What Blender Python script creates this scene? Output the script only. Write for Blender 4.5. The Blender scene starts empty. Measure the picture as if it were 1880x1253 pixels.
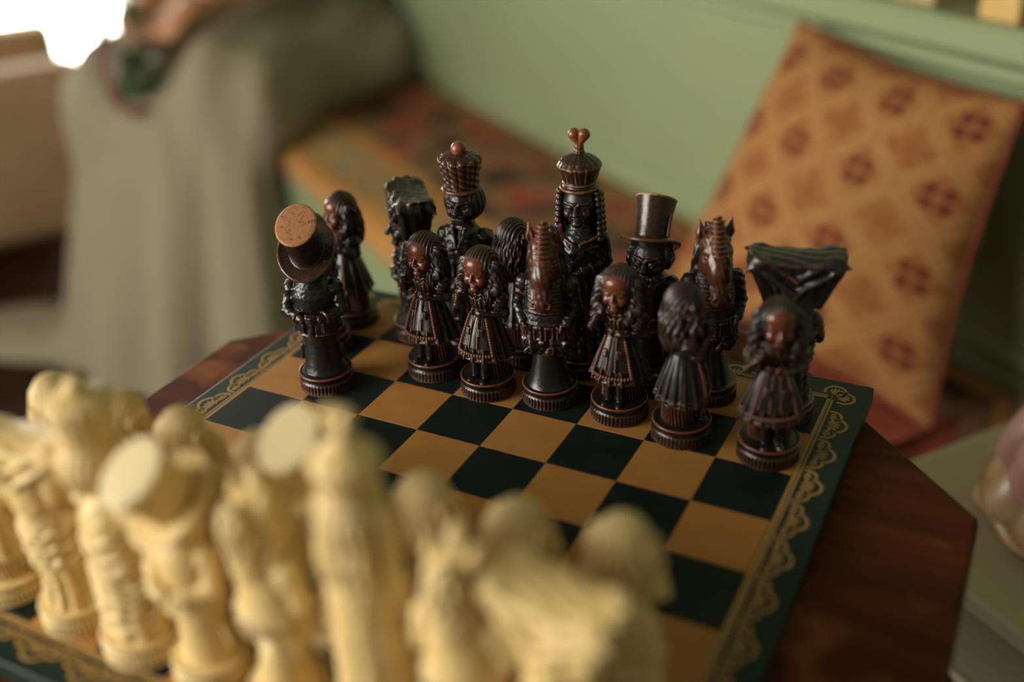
import bpy, bmesh, math, random
import numpy as np
from mathutils import Vector, Matrix, Euler

SC = bpy.context.scene
COL = SC.collection
rnd = random.Random(7)

# ------------------------------------------------------------------ camera
CAM = bpy.data.cameras.new('camera')
CAM.sensor_width = 36.0
CAM.lens = 1920.0 / 1880.0 * 36.0
CAM.clip_start = 0.02
CAM.dof.use_dof = True
CAM.dof.focus_distance = 0.668
CAM.dof.aperture_fstop = 1.8
cam = bpy.data.objects.new('camera', CAM)
COL.objects.link(cam)
_r0 = Vector((0.88903607, 0.4552629, -0.04848251))
_r1 = Vector((0.18451554, -0.45319495, -0.8721057))
_r2 = Vector((-0.4190094, 0.76638765, -0.48690974))
_m = Matrix.Identity(4)
for i in range(3):
    _m[i][0] = _r0[i]; _m[i][1] = -_r1[i]; _m[i][2] = -_r2[i]
_m.translation = Vector((0.274733, -0.40857, 0.3674606))
cam.matrix_world = _m
SC.camera = cam

# ------------------------------------------------------------------ colour management
SC.view_settings.view_transform = 'Standard'
SC.view_settings.look = 'None'
SC.view_settings.gamma = 1.0
SC.view_settings.use_curve_mapping = False
SC.view_settings.exposure = 0.34

# ------------------------------------------------------------------ room frame (along the bench wall)
TH = math.radians(-34.5)
WD = Vector((math.cos(TH), math.sin(TH), 0))        # along the bench wall, to the right
WN = Vector((math.sin(TH), -math.cos(TH), 0))       # out of the wall, into the room
P0 = Vector((-0.606, 1.383, 0))
SEAT = -0.30
FLOOR = -0.75
RZ = TH
def wp(s, t, z):                                    # point in the bench frame
    return P0 + WD * s + WN * t + Vector((0, 0, z))
ROOM = Matrix.Translation(P0) @ Matrix(((WD.x, WN.x, 0, 0), (WD.y, WN.y, 0, 0), (0, 0, 1, 0), (0, 0, 0, 1)))

# ------------------------------------------------------------------ world and window light
W = bpy.data.worlds.new('world'); SC.world = W
W.use_nodes = True
bgn = W.node_tree.nodes['Background']
bgn.inputs['Color'].default_value = (1.0, 0.96, 0.83, 1)
bgn.inputs['Strength'].default_value = 13.0

# window openings (bench frame), and light portals that guide the sky's light through them
WZ0, WZ1, WT0, WT1 = -0.55, 0.70, 0.45, 1.30        # window in the left wall
FZ0, FZ1, FS0, FS1 = 0.0, 1.40, 0.00, 1.55       # window in the wall opposite the bench
SL, SR = -1.75, 2.6                                 # left wall, right wall
TF = 2.7                                            # wall opposite the bench
def portal(name, loc, target, sx, sy):
    L = bpy.data.lights.new(name, 'AREA'); L.shape = 'RECTANGLE'
    L.size = sx; L.size_y = sy; L.cycles.is_portal = True
    o = bpy.data.objects.new(name, L); COL.objects.link(o)
    o.location = loc
    o.rotation_euler = (Vector(target) - Vector(loc)).to_track_quat('-Z', 'Y').to_euler()
    return o
_tm, _zm = (WT0 + WT1) / 2, (WZ0 + WZ1) / 2
portal('window_portal_left', wp(SL - 0.115, _tm, _zm), wp(0, _tm, _zm), WT1 - WT0, WZ1 - WZ0)
_sm, _zm = (FS0 + FS1) / 2, (FZ0 + FZ1) / 2
portal('window_portal_front', wp(_sm, TF + 0.115, _zm), wp(_sm, 0, _zm), FS1 - FS0, FZ1 - FZ0)

# ------------------------------------------------------------------ scene helpers
def link(o, parent=None):
    COL.objects.link(o)
    if parent is not None: o.parent = parent
    return o
def empty(name, loc=(0, 0, 0), rz=0.0, label=None, cat=None, group=None):
    o = bpy.data.objects.new(name, None); o.empty_display_size = 0.01
    o.location = loc; o.rotation_euler = (0, 0, rz)
    tag(o, label, cat, group)
    return link(o)
def tag(o, label=None, cat=None, group=None, kind=None):
    if label: o['label'] = label
    if cat: o['category'] = cat
    if group: o['group'] = group
    if kind: o['kind'] = kind
    return o
def mob(name, me, mat=None, parent=None, loc=(0, 0, 0), rz=0.0):
    o = bpy.data.objects.new(name, me)
    if mat is not None:
        if len(me.materials) == 0: me.materials.append(None)
        o.material_slots[0].link = 'OBJECT'
        o.material_slots[0].material = mat
    o.location = loc; o.rotation_euler = (0, 0, rz)
    return link(o, parent)
def bm_mesh(bm, name, smooth=True):
    bmesh.ops.recalc_face_normals(bm, faces=bm.faces[:])
    me = bpy.data.meshes.new(name); bm.to_mesh(me); bm.free()
    if smooth: me.polygons.foreach_set('use_smooth', [True] * len(me.polygons))
    return me
def pd(name, V, F, smooth=False):
    me = bpy.data.meshes.new(name); me.from_pydata([tuple(v) for v in V], [], F); me.update()
    if smooth: me.polygons.foreach_set('use_smooth', [True] * len(me.polygons))
    return me
def bm_box(bm, c, half, bev=0.0, rot=None, seg=2):
    r = bmesh.ops.create_cube(bm, size=2.0)
    M = Matrix.Translation(Vector(c)) @ (rot.to_4x4() if rot else Matrix.Identity(4)) @ Matrix.Diagonal((*half, 1))
    bmesh.ops.transform(bm, matrix=M, verts=r['verts'])
    if bev > 0:
        es = list({e for v in r['verts'] for e in v.link_edges})
        bmesh.ops.bevel(bm, geom=es, offset=bev, segments=seg, affect='EDGES', profile=0.5)
def box_mesh(name, half, bev=0.0, c=(0, 0, 0), seg=2):
    bm = bmesh.new(); bm_box(bm, c, half, bev, seg=seg)
    me = bm_mesh(bm, name, False)
    return me
def lathe(name, prof, seg=64, f=None):
    V = []; F = []; n = len(prof)
    for j in range(seg):
        a = 2 * math.pi * j / seg
        for i, (r, z) in enumerate(prof):
            rr = r if f is None else f(r, z, a)
            V.append((rr * math.cos(a), rr * math.sin(a), z))
    for j in range(seg):
        k = (j + 1) % seg
        for i in range(n - 1):
            F.append((j * n + i, k * n + i, k * n + i + 1, j * n + i + 1))
    b = len(V); V.append((0, 0, prof[0][1])); V.append((0, 0, prof[-1][1]))
    for j in range(seg):
        k = (j + 1) % seg
        F.append((b, k * n, j * n)); F.append((b + 1, j * n + n - 1, k * n + n - 1))
    return pd(name, V, F, True)

# ------------------------------------------------------------------ signed distance sculpting
class SD:
    """sculpting volume in millimetres; d < 0 is inside"""
    def __init__(self, lo, hi, h):
        self.h = h; self.lo = np.array(lo, np.float32)
        ax = [np.arange(lo[i], hi[i] + h, h, dtype=np.float32) for i in range(3)]
        self.X, self.Y, self.Z = np.meshgrid(*ax, indexing='ij')
        self.d = np.full(self.X.shape, 1e3, np.float32)
    def loc(self, c, R=None):
        x = self.X - c[0]; y = self.Y - c[1]; z = self.Z - c[2]
        if R is None: return x, y, z
        return (R[0][0]*x + R[1][0]*y + R[2][0]*z, R[0][1]*x + R[1][1]*y + R[2][1]*z, R[0][2]*x + R[1][2]*y + R[2][2]*z)
    def ell(self, c, r, R=None):
        x, y, z = self.loc(c, R)
        k0 = np.sqrt((x/r[0])**2 + (y/r[1])**2 + (z/r[2])**2)
        k1 = np.sqrt((x/r[0]**2)**2 + (y/r[1]**2)**2 + (z/r[2]**2)**2) + 1e-6
        return k0 * (k0 - 1) / k1
    def cap(self, a, b, ra, rb=None):
        rb = ra if rb is None else rb
        a = np.array(a, np.float32); b = np.array(b, np.float32); ba = b - a
        x, y, z = self.X - a[0], self.Y - a[1], self.Z - a[2]
        t = np.clip((x*ba[0] + y*ba[1] + z*ba[2]) / float(ba @ ba), 0, 1)
        return np.sqrt((x - ba[0]*t)**2 + (y - ba[1]*t)**2 + (z - ba[2]*t)**2) - (ra + (rb - ra) * t)
    def box(self, c, half, rd=0.3, R=None):
        x, y, z = self.loc(c, R)
        qx, qy, qz = np.abs(x) - half[0] + rd, np.abs(y) - half[1] + rd, np.abs(z) - half[2] + rd
        return np.sqrt(np.maximum(qx, 0)**2 + np.maximum(qy, 0)**2 + np.maximum(qz, 0)**2) + np.minimum(np.maximum(qx, np.maximum(qy, qz)), 0) - rd
    def tor(self, c, RR, r, R=None, sy=1.0, w=None):
        x, y, z = self.loc(c, R)
        q = np.sqrt(x**2 + (y/sy)**2) - RR
        if w is not None: z = z + w(np.arctan2(y, x))
        return np.sqrt(q**2 + z**2) - r
    def rev(self, prof, c=(0, 0), sy=1.0, R=None, c3=None, f=None):
        x, y, z = self.loc(c3 if c3 is not None else (c[0], c[1], 0), R)
        y = y / sy
        zs = [p[1] for p in prof]; rs = [p[0] for p in prof]
        r = np.interp(z, zs, rs).astype(np.float32)
        if f is not None: r = r + f(np.arctan2(y, x), z)
        d = (np.sqrt(x**2 + y**2) - r) * 0.85
        return np.maximum(d, np.maximum(zs[0] - z, z - zs[-1]))
    def add(self, d, k=0.0):
        if k <= 0: self.d = np.minimum(self.d, d)
        else:
            h = np.clip(0.5 + 0.5 * (self.d - d) / k, 0, 1)
            self.d = self.d * (1 - h) + d * h - k * h * (1 - h)
        return self
    def sub(self, d, k=0.0):
        d = -d
        if k <= 0: self.d = np.maximum(self.d, d)
        else:
            h = np.clip(0.5 - 0.5 * (self.d - d) / k, 0, 1)
            self.d = self.d * (1 - h) + d * h + k * h * (1 - h)
        return self
    def disp(self, f):
        self.d = self.d + f
        return self
    def noise(self, fr, seed=0.0):
        X, Y, Z = self.X * fr, self.Y * fr, self.Z * fr
        a = np.sin(X + 1.9*np.sin(0.8*Y + 0.6*Z + seed) + seed) * np.sin(Z*1.1 + 1.7*np.sin(0.9*X - 0.5*Y + 2*seed))
        b = np.sin(Y*1.3 + 1.5*np.sin(1.1*Z + 0.7*X + 3*seed)) * np.sin(1.7*Z + 1.3*X - seed)
        return (a + 0.6*b) * 0.6
    def th(self, c=(0, 0)):
        return np.arctan2(self.X - c[0], -(self.Y - c[1]))          # 0 at the front (-Y)
    def mesh(self, name, scale=0.001):
        D = self.d; D[0] = D[-1] = 9; D[:, 0] = D[:, -1] = 9; D[:, :, 0] = D[:, :, -1] = 9
        s = D < 0
        sh = tuple(n - 1 for n in D.shape)
        c0 = np.zeros(sh, np.int8)
        cs = [(i, j, k) for i in (0, 1) for j in (0, 1) for k in (0, 1)]
        for i, j, k in cs: c0 += s[i:i+sh[0], j:j+sh[1], k:k+sh[2]]
        act = (c0 > 0) & (c0 < 8)
        idx = np.argwhere(act)
        vals = {c: D[idx[:, 0]+c[0], idx[:, 1]+c[1], idx[:, 2]+c[2]] for c in cs}
        acc = np.zeros((len(idx), 3)); cnt = np.zeros(len(idx))
        for a in cs:
            for ax in range(3):
                if a[ax]: continue
                b = list(a); b[ax] = 1; b = tuple(b)
                va, vb = vals[a], vals[b]
                m = (va < 0) != (vb < 0)
                t = np.where(m, va / np.where(m, va - vb, 1), 0)
                p = np.tile(np.array(a, float), (len(idx), 1)); p[:, ax] += t
                acc += p * m[:, None]; cnt += m
        V = (self.lo + (idx + acc / cnt[:, None]) * self.h) * scale
        vid = np.full(sh, -1, np.int32); vid[act] = np.arange(len(idx))
        Q = []
        for ax in range(3):
            o1, o2 = [(1, 2), (2, 0), (0, 1)][ax]
            A = s; sl0 = [slice(None)] * 3; sl1 = [slice(None)] * 3
            sl0[ax] = slice(0, -1); sl1[ax] = slice(1, None)
            ch = A[tuple(sl0)] != A[tuple(sl1)]
            e = np.argwhere(ch)
            e = e[(e[:, o1] > 0) & (e[:, o2] > 0) & (e[:, o1] < sh[o1]) & (e[:, o2] < sh[o2])]
            ins = A[e[:, 0], e[:, 1], e[:, 2]]
            def g(d1, d2):
                f = e.copy(); f[:, o1] -= d1; f[:, o2] -= d2
                return vid[f[:, 0], f[:, 1], f[:, 2]]
            q = np.stack([g(1, 1), g(0, 1), g(0, 0), g(1, 0)], 1)
            q[~ins] = q[~ins][:, ::-1]
            Q.append(q)
        Q = np.concatenate(Q)
        me = bpy.data.meshes.new(name)
        me.vertices.add(len(V)); me.vertices.foreach_set('co', V.astype(np.float32).ravel())
        me.loops.add(len(Q) * 4); me.loops.foreach_set('vertex_index', Q.astype(np.int32).ravel())
        me.polygons.add(len(Q)); me.polygons.foreach_set('loop_start', np.arange(0, len(Q) * 4, 4, dtype=np.int32))
        me.polygons.foreach_set('use_smooth', np.ones(len(Q), bool))
        me.update(calc_edges=True)
        return me
def rotm(rx=0, ry=0, rz=0):
    M = Euler((math.radians(rx), math.radians(ry), math.radians(rz))).to_matrix()
    return [[M[i][j] for j in range(3)] for i in range(3)]
# ------------------------------------------------------------------ materials
def mat(name):
    m = bpy.data.materials.new(name); m.use_nodes = True
    nt = m.node_tree; b = nt.nodes['Principled BSDF']
    return m, nt, b
def N(nt, typ, **kw):
    n = nt.nodes.new(typ)
    for k, v in kw.items(): setattr(n, k, v)
    return n
def setin(n, **kw):
    for k, v in kw.items():
        n.inputs[k.replace('_', ' ')].default_value = v
    return n
def ramp(nt, fac, stops):
    r = N(nt, 'ShaderNodeValToRGB')
    el = r.color_ramp.elements
    while len(el) > 1: el.remove(el[-1])
    el[0].position = stops[0][0]; el[0].color = (*stops[0][1], 1)
    for p, c in stops[1:]:
        e = el.new(p); e.color = (*c, 1)
    nt.links.new(fac, r.inputs[0])
    return r
def mixc(nt, fac, a, b, mode='MIX'):
    n = N(nt, 'ShaderNodeMix', data_type='RGBA', blend_type=mode)
    for i, v in ((0, fac), (6, a), (7, b)):
        if hasattr(v, 'is_linked') or isinstance(v, bpy.types.NodeSocket): nt.links.new(v, n.inputs[i])
        elif i == 0: n.inputs[0].default_value = v
        else: n.inputs[i].default_value = (*v, 1)
    return n.outputs[2]
def math_n(nt, op, a, b=None, c=None):
    n = N(nt, 'ShaderNodeMath', operation=op)
    for i, v in enumerate((a, b, c)):
        if v is None: continue
        if isinstance(v, (int, float)): n.inputs[i].default_value = v
        else: nt.links.new(v, n.inputs[i])
    return n.outputs[0]
def noise(nt, scale, detail=3.0, rough=0.5, vec=None):
    n = N(nt, 'ShaderNodeTexNoise')
    n.inputs['Scale'].default_value = scale; n.inputs['Detail'].default_value = detail; n.inputs['Roughness'].default_value = rough
    v = vec if vec is not None else N(nt, 'ShaderNodeTexCoord').outputs['Object']
    nt.links.new(v, n.inputs['Vector'])
    return n.outputs['Fac']
def bump(nt, b, h, strength=0.3, dist=0.001):
    n = N(nt, 'ShaderNodeBump'); n.inputs['Strength'].default_value = strength; n.inputs['Distance'].default_value = dist
    nt.links.new(h, n.inputs['Height']); nt.links.new(n.outputs[0], b.inputs['Normal'])

def carved(name, deep, mid, worn, lo=0.47, hi=0.56, rough=0.27, spots=0.0, wr=0.008, spec=0.6, sss=0.0):
    """antiqued resin: dark wash left in the cuts, colour rubbed through on the raised edges"""
    m, nt, b = mat(name)
    geo = N(nt, 'ShaderNodeNewGeometry')
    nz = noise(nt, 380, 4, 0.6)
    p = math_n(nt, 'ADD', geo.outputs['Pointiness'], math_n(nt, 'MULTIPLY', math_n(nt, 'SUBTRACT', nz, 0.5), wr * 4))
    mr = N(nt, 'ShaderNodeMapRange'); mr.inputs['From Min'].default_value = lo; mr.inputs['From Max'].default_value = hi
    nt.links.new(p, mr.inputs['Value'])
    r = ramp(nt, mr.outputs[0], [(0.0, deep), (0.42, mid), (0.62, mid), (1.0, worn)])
    col = r.outputs[0]
    if spots > 0:
        sp = ramp(nt, noise(nt, 460, 6, 0.7), [(0.52, (0, 0, 0)), (0.64, (1, 1, 1))])
        col = mixc(nt, math_n(nt, 'MULTIPLY', sp.outputs[0], spots), col, deep)
    nt.links.new(col, b.inputs['Base Color'])
    nz2 = noise(nt, 700, 3, 0.6)
    rr = N(nt, 'ShaderNodeMapRange'); rr.inputs['To Min'].default_value = rough - 0.08; rr.inputs['To Max'].default_value = rough + 0.16
    nt.links.new(nz2, rr.inputs['Value']); nt.links.new(rr.outputs[0], b.inputs['Roughness'])
    b.inputs['Specular IOR Level'].default_value = spec
    bump(nt, b, nz2, 0.25, 0.0004)
    return m
DK = {
    'body': carved('dark_carved_resin', (0.0035, 0.003, 0.003), (0.0068, 0.0070, 0.0068), (0.19, 0.054, 0.021), 0.468, 0.556),
    'face': carved('dark_carved_face', (0.006, 0.004, 0.004), (0.125, 0.032, 0.013), (0.30, 0.09, 0.034), 0.455, 0.565, 0.23, 0.25),
    'hair': carved('dark_carved_hair', (0.005, 0.004, 0.0035), (0.011, 0.0085, 0.0075), (0.15, 0.053, 0.025), 0.468, 0.562, 0.32),
    'hat': carved('dark_carved_hat', (0.005, 0.004, 0.004), (0.030, 0.012, 0.008), (0.26, 0.085, 0.032), 0.46, 0.555, 0.25, 0.45),
    'hat_top': carved('dark_worn_hat_top', (0.016, 0.009, 0.007), (0.40, 0.175, 0.075), (0.46, 0.22, 0.11), 0.40, 0.60, 0.45, 0.85, 0.04),
    'crown': carved('dark_carved_crown', (0.005, 0.004, 0.004), (0.030, 0.012, 0.008), (0.26, 0.08, 0.03), 0.465, 0.542),
    'ball': carved('dark_rubbed_ball', (0.010, 0.005, 0.004), (0.20, 0.055, 0.02), (0.27, 0.085, 0.03), 0.40, 0.58, 0.28, 0.3),
    'base': carved('dark_turned_base', (0.004, 0.0035, 0.0035), (0.009, 0.008, 0.0078), (0.18, 0.052, 0.022), 0.468, 0.558, 0.28),
    'horse': carved('dark_carved_horse', (0.005, 0.004, 0.0035), (0.06, 0.019, 0.009), (0.32, 0.085, 0.03), 0.455, 0.55, 0.25, 0.3, 0.016),
    'drape': carved('dark_carved_drape', (0.005, 0.004, 0.004), (0.012, 0.010, 0.009), (0.21, 0.075, 0.035), 0.465, 0.555, 0.28),
}
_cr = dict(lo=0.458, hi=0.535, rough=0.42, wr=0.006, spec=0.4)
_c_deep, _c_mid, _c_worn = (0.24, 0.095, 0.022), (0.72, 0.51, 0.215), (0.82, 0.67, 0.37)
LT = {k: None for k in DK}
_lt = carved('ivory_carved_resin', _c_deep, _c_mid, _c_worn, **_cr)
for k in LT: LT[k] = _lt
LT['hat_top'] = carved('ivory_smooth_hat_top', (0.5, 0.3, 0.12), (0.74, 0.60, 0.34), (0.76, 0.63, 0.38), **_cr)

def leather(name, c1, c2, rough=0.42, sc=900):
    m, nt, b = mat(name)
    nz = noise(nt, sc, 3, 0.6)
    nz2 = noise(nt, 40, 4, 0.6)
    r = ramp(nt, nz2, [(0.3, c1), (0.7, c2)])
    nt.links.new(r.outputs[0], b.inputs['Base Color'])
    rr = N(nt, 'ShaderNodeMapRange'); rr.inputs['To Min'].default_value = rough - 0.06; rr.inputs['To Max'].default_value = rough + 0.1
    nt.links.new(nz2, rr.inputs['Value']); nt.links.new(rr.outputs[0], b.inputs['Roughness'])
    b.inputs['Specular IOR Level'].default_value = 0.22
    bump(nt, b, nz, 0.12, 0.0003)
    return m
M_TAN = leather('tan_leather_square', (0.36, 0.165, 0.040), (0.42, 0.20, 0.055), 0.45)
M_BLACK = leather('black_leather_square', (0.0045, 0.0095, 0.0085), (0.007, 0.014, 0.0125), 0.5)
M_GREEN = leather('dark_green_leather', (0.007, 0.020, 0.015), (0.011, 0.027, 0.021), 0.46)
M_GOLD = leather('gold_stamp', (0.34, 0.20, 0.065), (0.42, 0.26, 0.09), 0.42, 300)
def plain(name, c, rough=0.5, nz=0.0, sc=30, spec=0.5, c2=None, bmp=0.0):
    m, nt, b = mat(name)
    if nz > 0 or c2:
        k = c2 or tuple(v * (1 - nz) for v in c)
        r = ramp(nt, noise(nt, sc, 4, 0.6), [(0.3, k), (0.7, c)])
        nt.links.new(r.outputs[0], b.inputs['Base Color'])
    else: b.inputs['Base Color'].default_value = (*c, 1)
    b.inputs['Roughness'].default_value = rough
    b.inputs['Specular IOR Level'].default_value = spec
    if bmp: bump(nt, b, noise(nt, sc * 8, 3, 0.6), bmp, 0.002)
    return m
def wood(name, c1, c2, c3, rough=0.3, sc=6.0, patch=None):
    m, nt, b = mat(name)
    tc = N(nt, 'ShaderNodeTexCoord')
    mp = N(nt, 'ShaderNodeMapping'); mp.inputs['Scale'].default_value = (sc * 0.35, sc * 3, sc * 3)
    nt.links.new(tc.outputs['Object'], mp.inputs[0])
    n1 = noise(nt, 3.0, 6, 0.65, mp.outputs[0])
    w = N(nt, 'ShaderNodeTexNoise'); w.inputs['Scale'].default_value = 9; w.inputs['Detail'].default_value = 3
    nt.links.new(tc.outputs['Object'], w.inputs['Vector'])
    r = ramp(nt, n1, [(0.28, c1), (0.52, c2), (0.74, c3)])
    col = mixc(nt, math_n(nt, 'MULTIPLY', w.outputs['Fac'], 0.55), r.outputs[0], c1)
    if patch:
        n2 = noise(nt, 14, 3, 0.55)
        pr = ramp(nt, n2, [(0.56, (0, 0, 0)), (0.66, (1, 1, 1))])
        col = mixc(nt, math_n(nt, 'MULTIPLY', pr.outputs[0], 0.55), col, patch)
    nt.links.new(col, b.inputs['Base Color'])
    b.inputs['Roughness'].default_value = rough
    b.inputs['Specular IOR Level'].default_value = 0.10
    bump(nt, b, n1, 0.06, 0.001)
    return m
M_TABLE = wood('mahogany_table', (0.045, 0.010, 0.004), (0.105, 0.024, 0.008), (0.17, 0.042, 0.012), 0.62, 5, (0.30, 0.10, 0.03))
M_TABLE_EDGE = wood('mahogany_edge', (0.02, 0.006, 0.003), (0.04, 0.012, 0.006), (0.07, 0.02, 0.008), 0.3, 5)
M_WALL = plain('sage_green_paint', (0.265, 0.315, 0.175), 0.42, 0.06, 3, 0.5)
M_WALL2 = plain('taupe_plaster', (0.20, 0.19, 0.15), 0.8)
M_FLOOR = wood('dark_floor_boards', (0.02, 0.008, 0.005), (0.04, 0.015, 0.009), (0.06, 0.022, 0.012), 0.45, 3)
M_FRAME = plain('white_window_paint', (0.75, 0.74, 0.68), 0.4)
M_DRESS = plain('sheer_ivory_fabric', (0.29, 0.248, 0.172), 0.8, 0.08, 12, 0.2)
M_SKIN = plain('skin', (0.52, 0.24, 0.13), 0.5, 0.06, 40)
M_BROWNHAIR = plain('brown_hair', (0.06, 0.03, 0.015), 0.5, 0.4, 60)
M_LEAF = plain('green_leaf', (0.045, 0.12, 0.025), 0.45, 0.5, 40)
M_RUST = plain('rust_ribbon', (0.13, 0.032, 0.012), 0.6, 0.3, 30)
M_PETAL = plain('pale_petal', (0.70, 0.60, 0.45), 0.6, 0.2, 40)
M_CHAIR = plain('tan_upholstery', (0.30, 0.19, 0.095), 0.8, 0.2, 12)
M_CHAIRWOOD = wood('chair_wood', (0.10, 0.035, 0.012), (0.2, 0.075, 0.025), (0.28, 0.11, 0.035), 0.4, 6)
M_CREAMPAINT = plain('cream_painted_wood', (0.42, 0.365, 0.235), 0.5, 0.05, 8)
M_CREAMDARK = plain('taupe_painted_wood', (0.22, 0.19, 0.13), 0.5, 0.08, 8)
M_BOOK = plain('yellow_cloth', (0.62, 0.40, 0.14), 0.7, 0.1, 20)
M_BOOK2 = plain('tan_cloth', (0.50, 0.36, 0.18), 0.7, 0.1, 20)
M_PAGES = plain('book_pages', (0.65, 0.58, 0.42), 0.8)
M_PIPING = plain('red_piping', (0.30, 0.055, 0.03), 0.75, 0.3, 60)

def shell_mat(name, c1, c2, rough=0.38):
    m, nt, b = mat(name)
    r = ramp(nt, noise(nt, 45, 3, 0.5), [(0.3, c1), (0.7, c2)])
    nt.links.new(r.outputs[0], b.inputs['Base Color'])
    b.inputs['Roughness'].default_value = rough
    b.inputs['Coat Weight'].default_value = 0.15
    b.inputs['Subsurface Weight'].default_value = 0.25
    b.inputs['Subsurface Radius'].default_value = (0.01, 0.005, 0.004)
    return m
M_PINK = shell_mat('pink_glaze', (0.62, 0.33, 0.30), (0.70, 0.42, 0.38))
M_PEACH = shell_mat('peach_glaze', (0.55, 0.33, 0.17), (0.62, 0.43, 0.26))
M_GOLDRIM = plain('gold_rim', (0.42, 0.23, 0.08), 0.3)

def pillow_mat():
    m, nt, b = mat('orange_tapestry')
    uv = N(nt, 'ShaderNodeUVMap').outputs[0]
    sep = N(nt, 'ShaderNodeSeparateXYZ'); 
    wob = N(nt, 'ShaderNodeTexNoise'); wob.inputs['Scale'].default_value = 5.0
    nt.links.new(uv, wob.inputs['Vector'])
    wm = N(nt, 'ShaderNodeVectorMath', operation='MULTIPLY_ADD')
    wm.inputs[1].default_value = (0.03, 0.03, 0.0)
    nt.links.new(wob.outputs['Color'], wm.inputs[0]); nt.links.new(uv, wm.inputs[2])
    nt.links.new(wm.outputs[0], sep.inputs[0])
    a = math_n(nt, 'MULTIPLY', sep.outputs[0], 1 / 0.262)
    c = math_n(nt, 'MULTIPLY', sep.outputs[1], 1 / 0.238)
    def cen(v): return math_n(nt, 'SUBTRACT', math_n(nt, 'FRACT', v), 0.5)        # -0.5..0.5
    ca, cc = cen(a), cen(c)
    aa, ac = math_n(nt, 'ABSOLUTE', ca), math_n(nt, 'ABSOLUTE', cc)
    # diagonal bands between the diamonds
    p = math_n(nt, 'ADD', a, c); q = math_n(nt, 'SUBTRACT', a, c)
    bp_ = math_n(nt, 'ABSOLUTE', cen(math_n(nt, 'ADD', p, 0.0)))
    bq_ = math_n(nt, 'ABSOLUTE', cen(math_n(nt, 'ADD', q, 0.0)))
    # distance to band centre: |cen| close to 0 = band
    bmin = math_n(nt, 'MINIMUM', bp_, bq_)
    band = ramp(nt, bmin, [(0.0, (1, 1, 1)), (0.035, (0.1, 0.1, 0.1)), (0.07, (0.9, 0.9, 0.9)), (0.13, (0.75, 0.75, 0.75)), (0.16, (0, 0, 0))])
    # four-petal cross in the diamonds whose centre is at fract = .5,.5
    r2 = math_n(nt, 'MAXIMUM', aa, ac)
    cross = math_n(nt, 'ABSOLUTE', math_n(nt, 'SUBTRACT', aa, ac))
    petal = math_n(nt, 'MULTIPLY', math_n(nt, 'LESS_THAN', r2, 0.165), math_n(nt, 'GREATER_THAN', math_n(nt, 'MINIMUM', aa, ac), 0.025))
    core = math_n(nt, 'LESS_THAN', r2, 0.055)
    petal = math_n(nt, 'MULTIPLY', petal, math_n(nt, 'SUBTRACT', 1.0, core))
    n1 = noise(nt, 24, 4, 0.65, uv)
    n2 = noise(nt, 5, 3, 0.6, uv)
    base = ramp(nt, n1, [(0.25, (0.17, 0.052, 0.020)), (0.5, (0.27, 0.105, 0.033)), (0.75, (0.32, 0.150, 0.052))])
    col = mixc(nt, math_n(nt, 'MULTIPLY', band.outputs[0], 0.8), base.outputs[0], (0.38, 0.205, 0.075))
    # small dark marks inside the plain diamonds
    sa = math_n(nt, 'ABSOLUTE', cen(math_n(nt, 'ADD', a, 0.5))); scc = math_n(nt, 'ABSOLUTE', cen(math_n(nt, 'ADD', c, 0.5)))
    small = math_n(nt, 'MULTIPLY', math_n(nt, 'LESS_THAN', math_n(nt, 'MAXIMUM', sa, scc), 0.10), math_n(nt, 'GREATER_THAN', n1, 0.5))
    col = mixc(nt, math_n(nt, 'MULTIPLY', small, 0.6), col, (0.19, 0.055, 0.026))
    col = mixc(nt, math_n(nt, 'MULTIPLY', petal, math_n(nt, 'ADD', 0.35, math_n(nt, 'MULTIPLY', n1, 1.0))), col, (0.10, 0.014, 0.016))
    nt.links.new(col, b.inputs['Base Color'])
    b.inputs['Roughness'].default_value = 0.85; b.inputs['Specular IOR Level'].default_value = 0.15
    bump(nt, b, n1, 0.5, 0.002)
    return m
M_PILLOW = pillow_mat()

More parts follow.
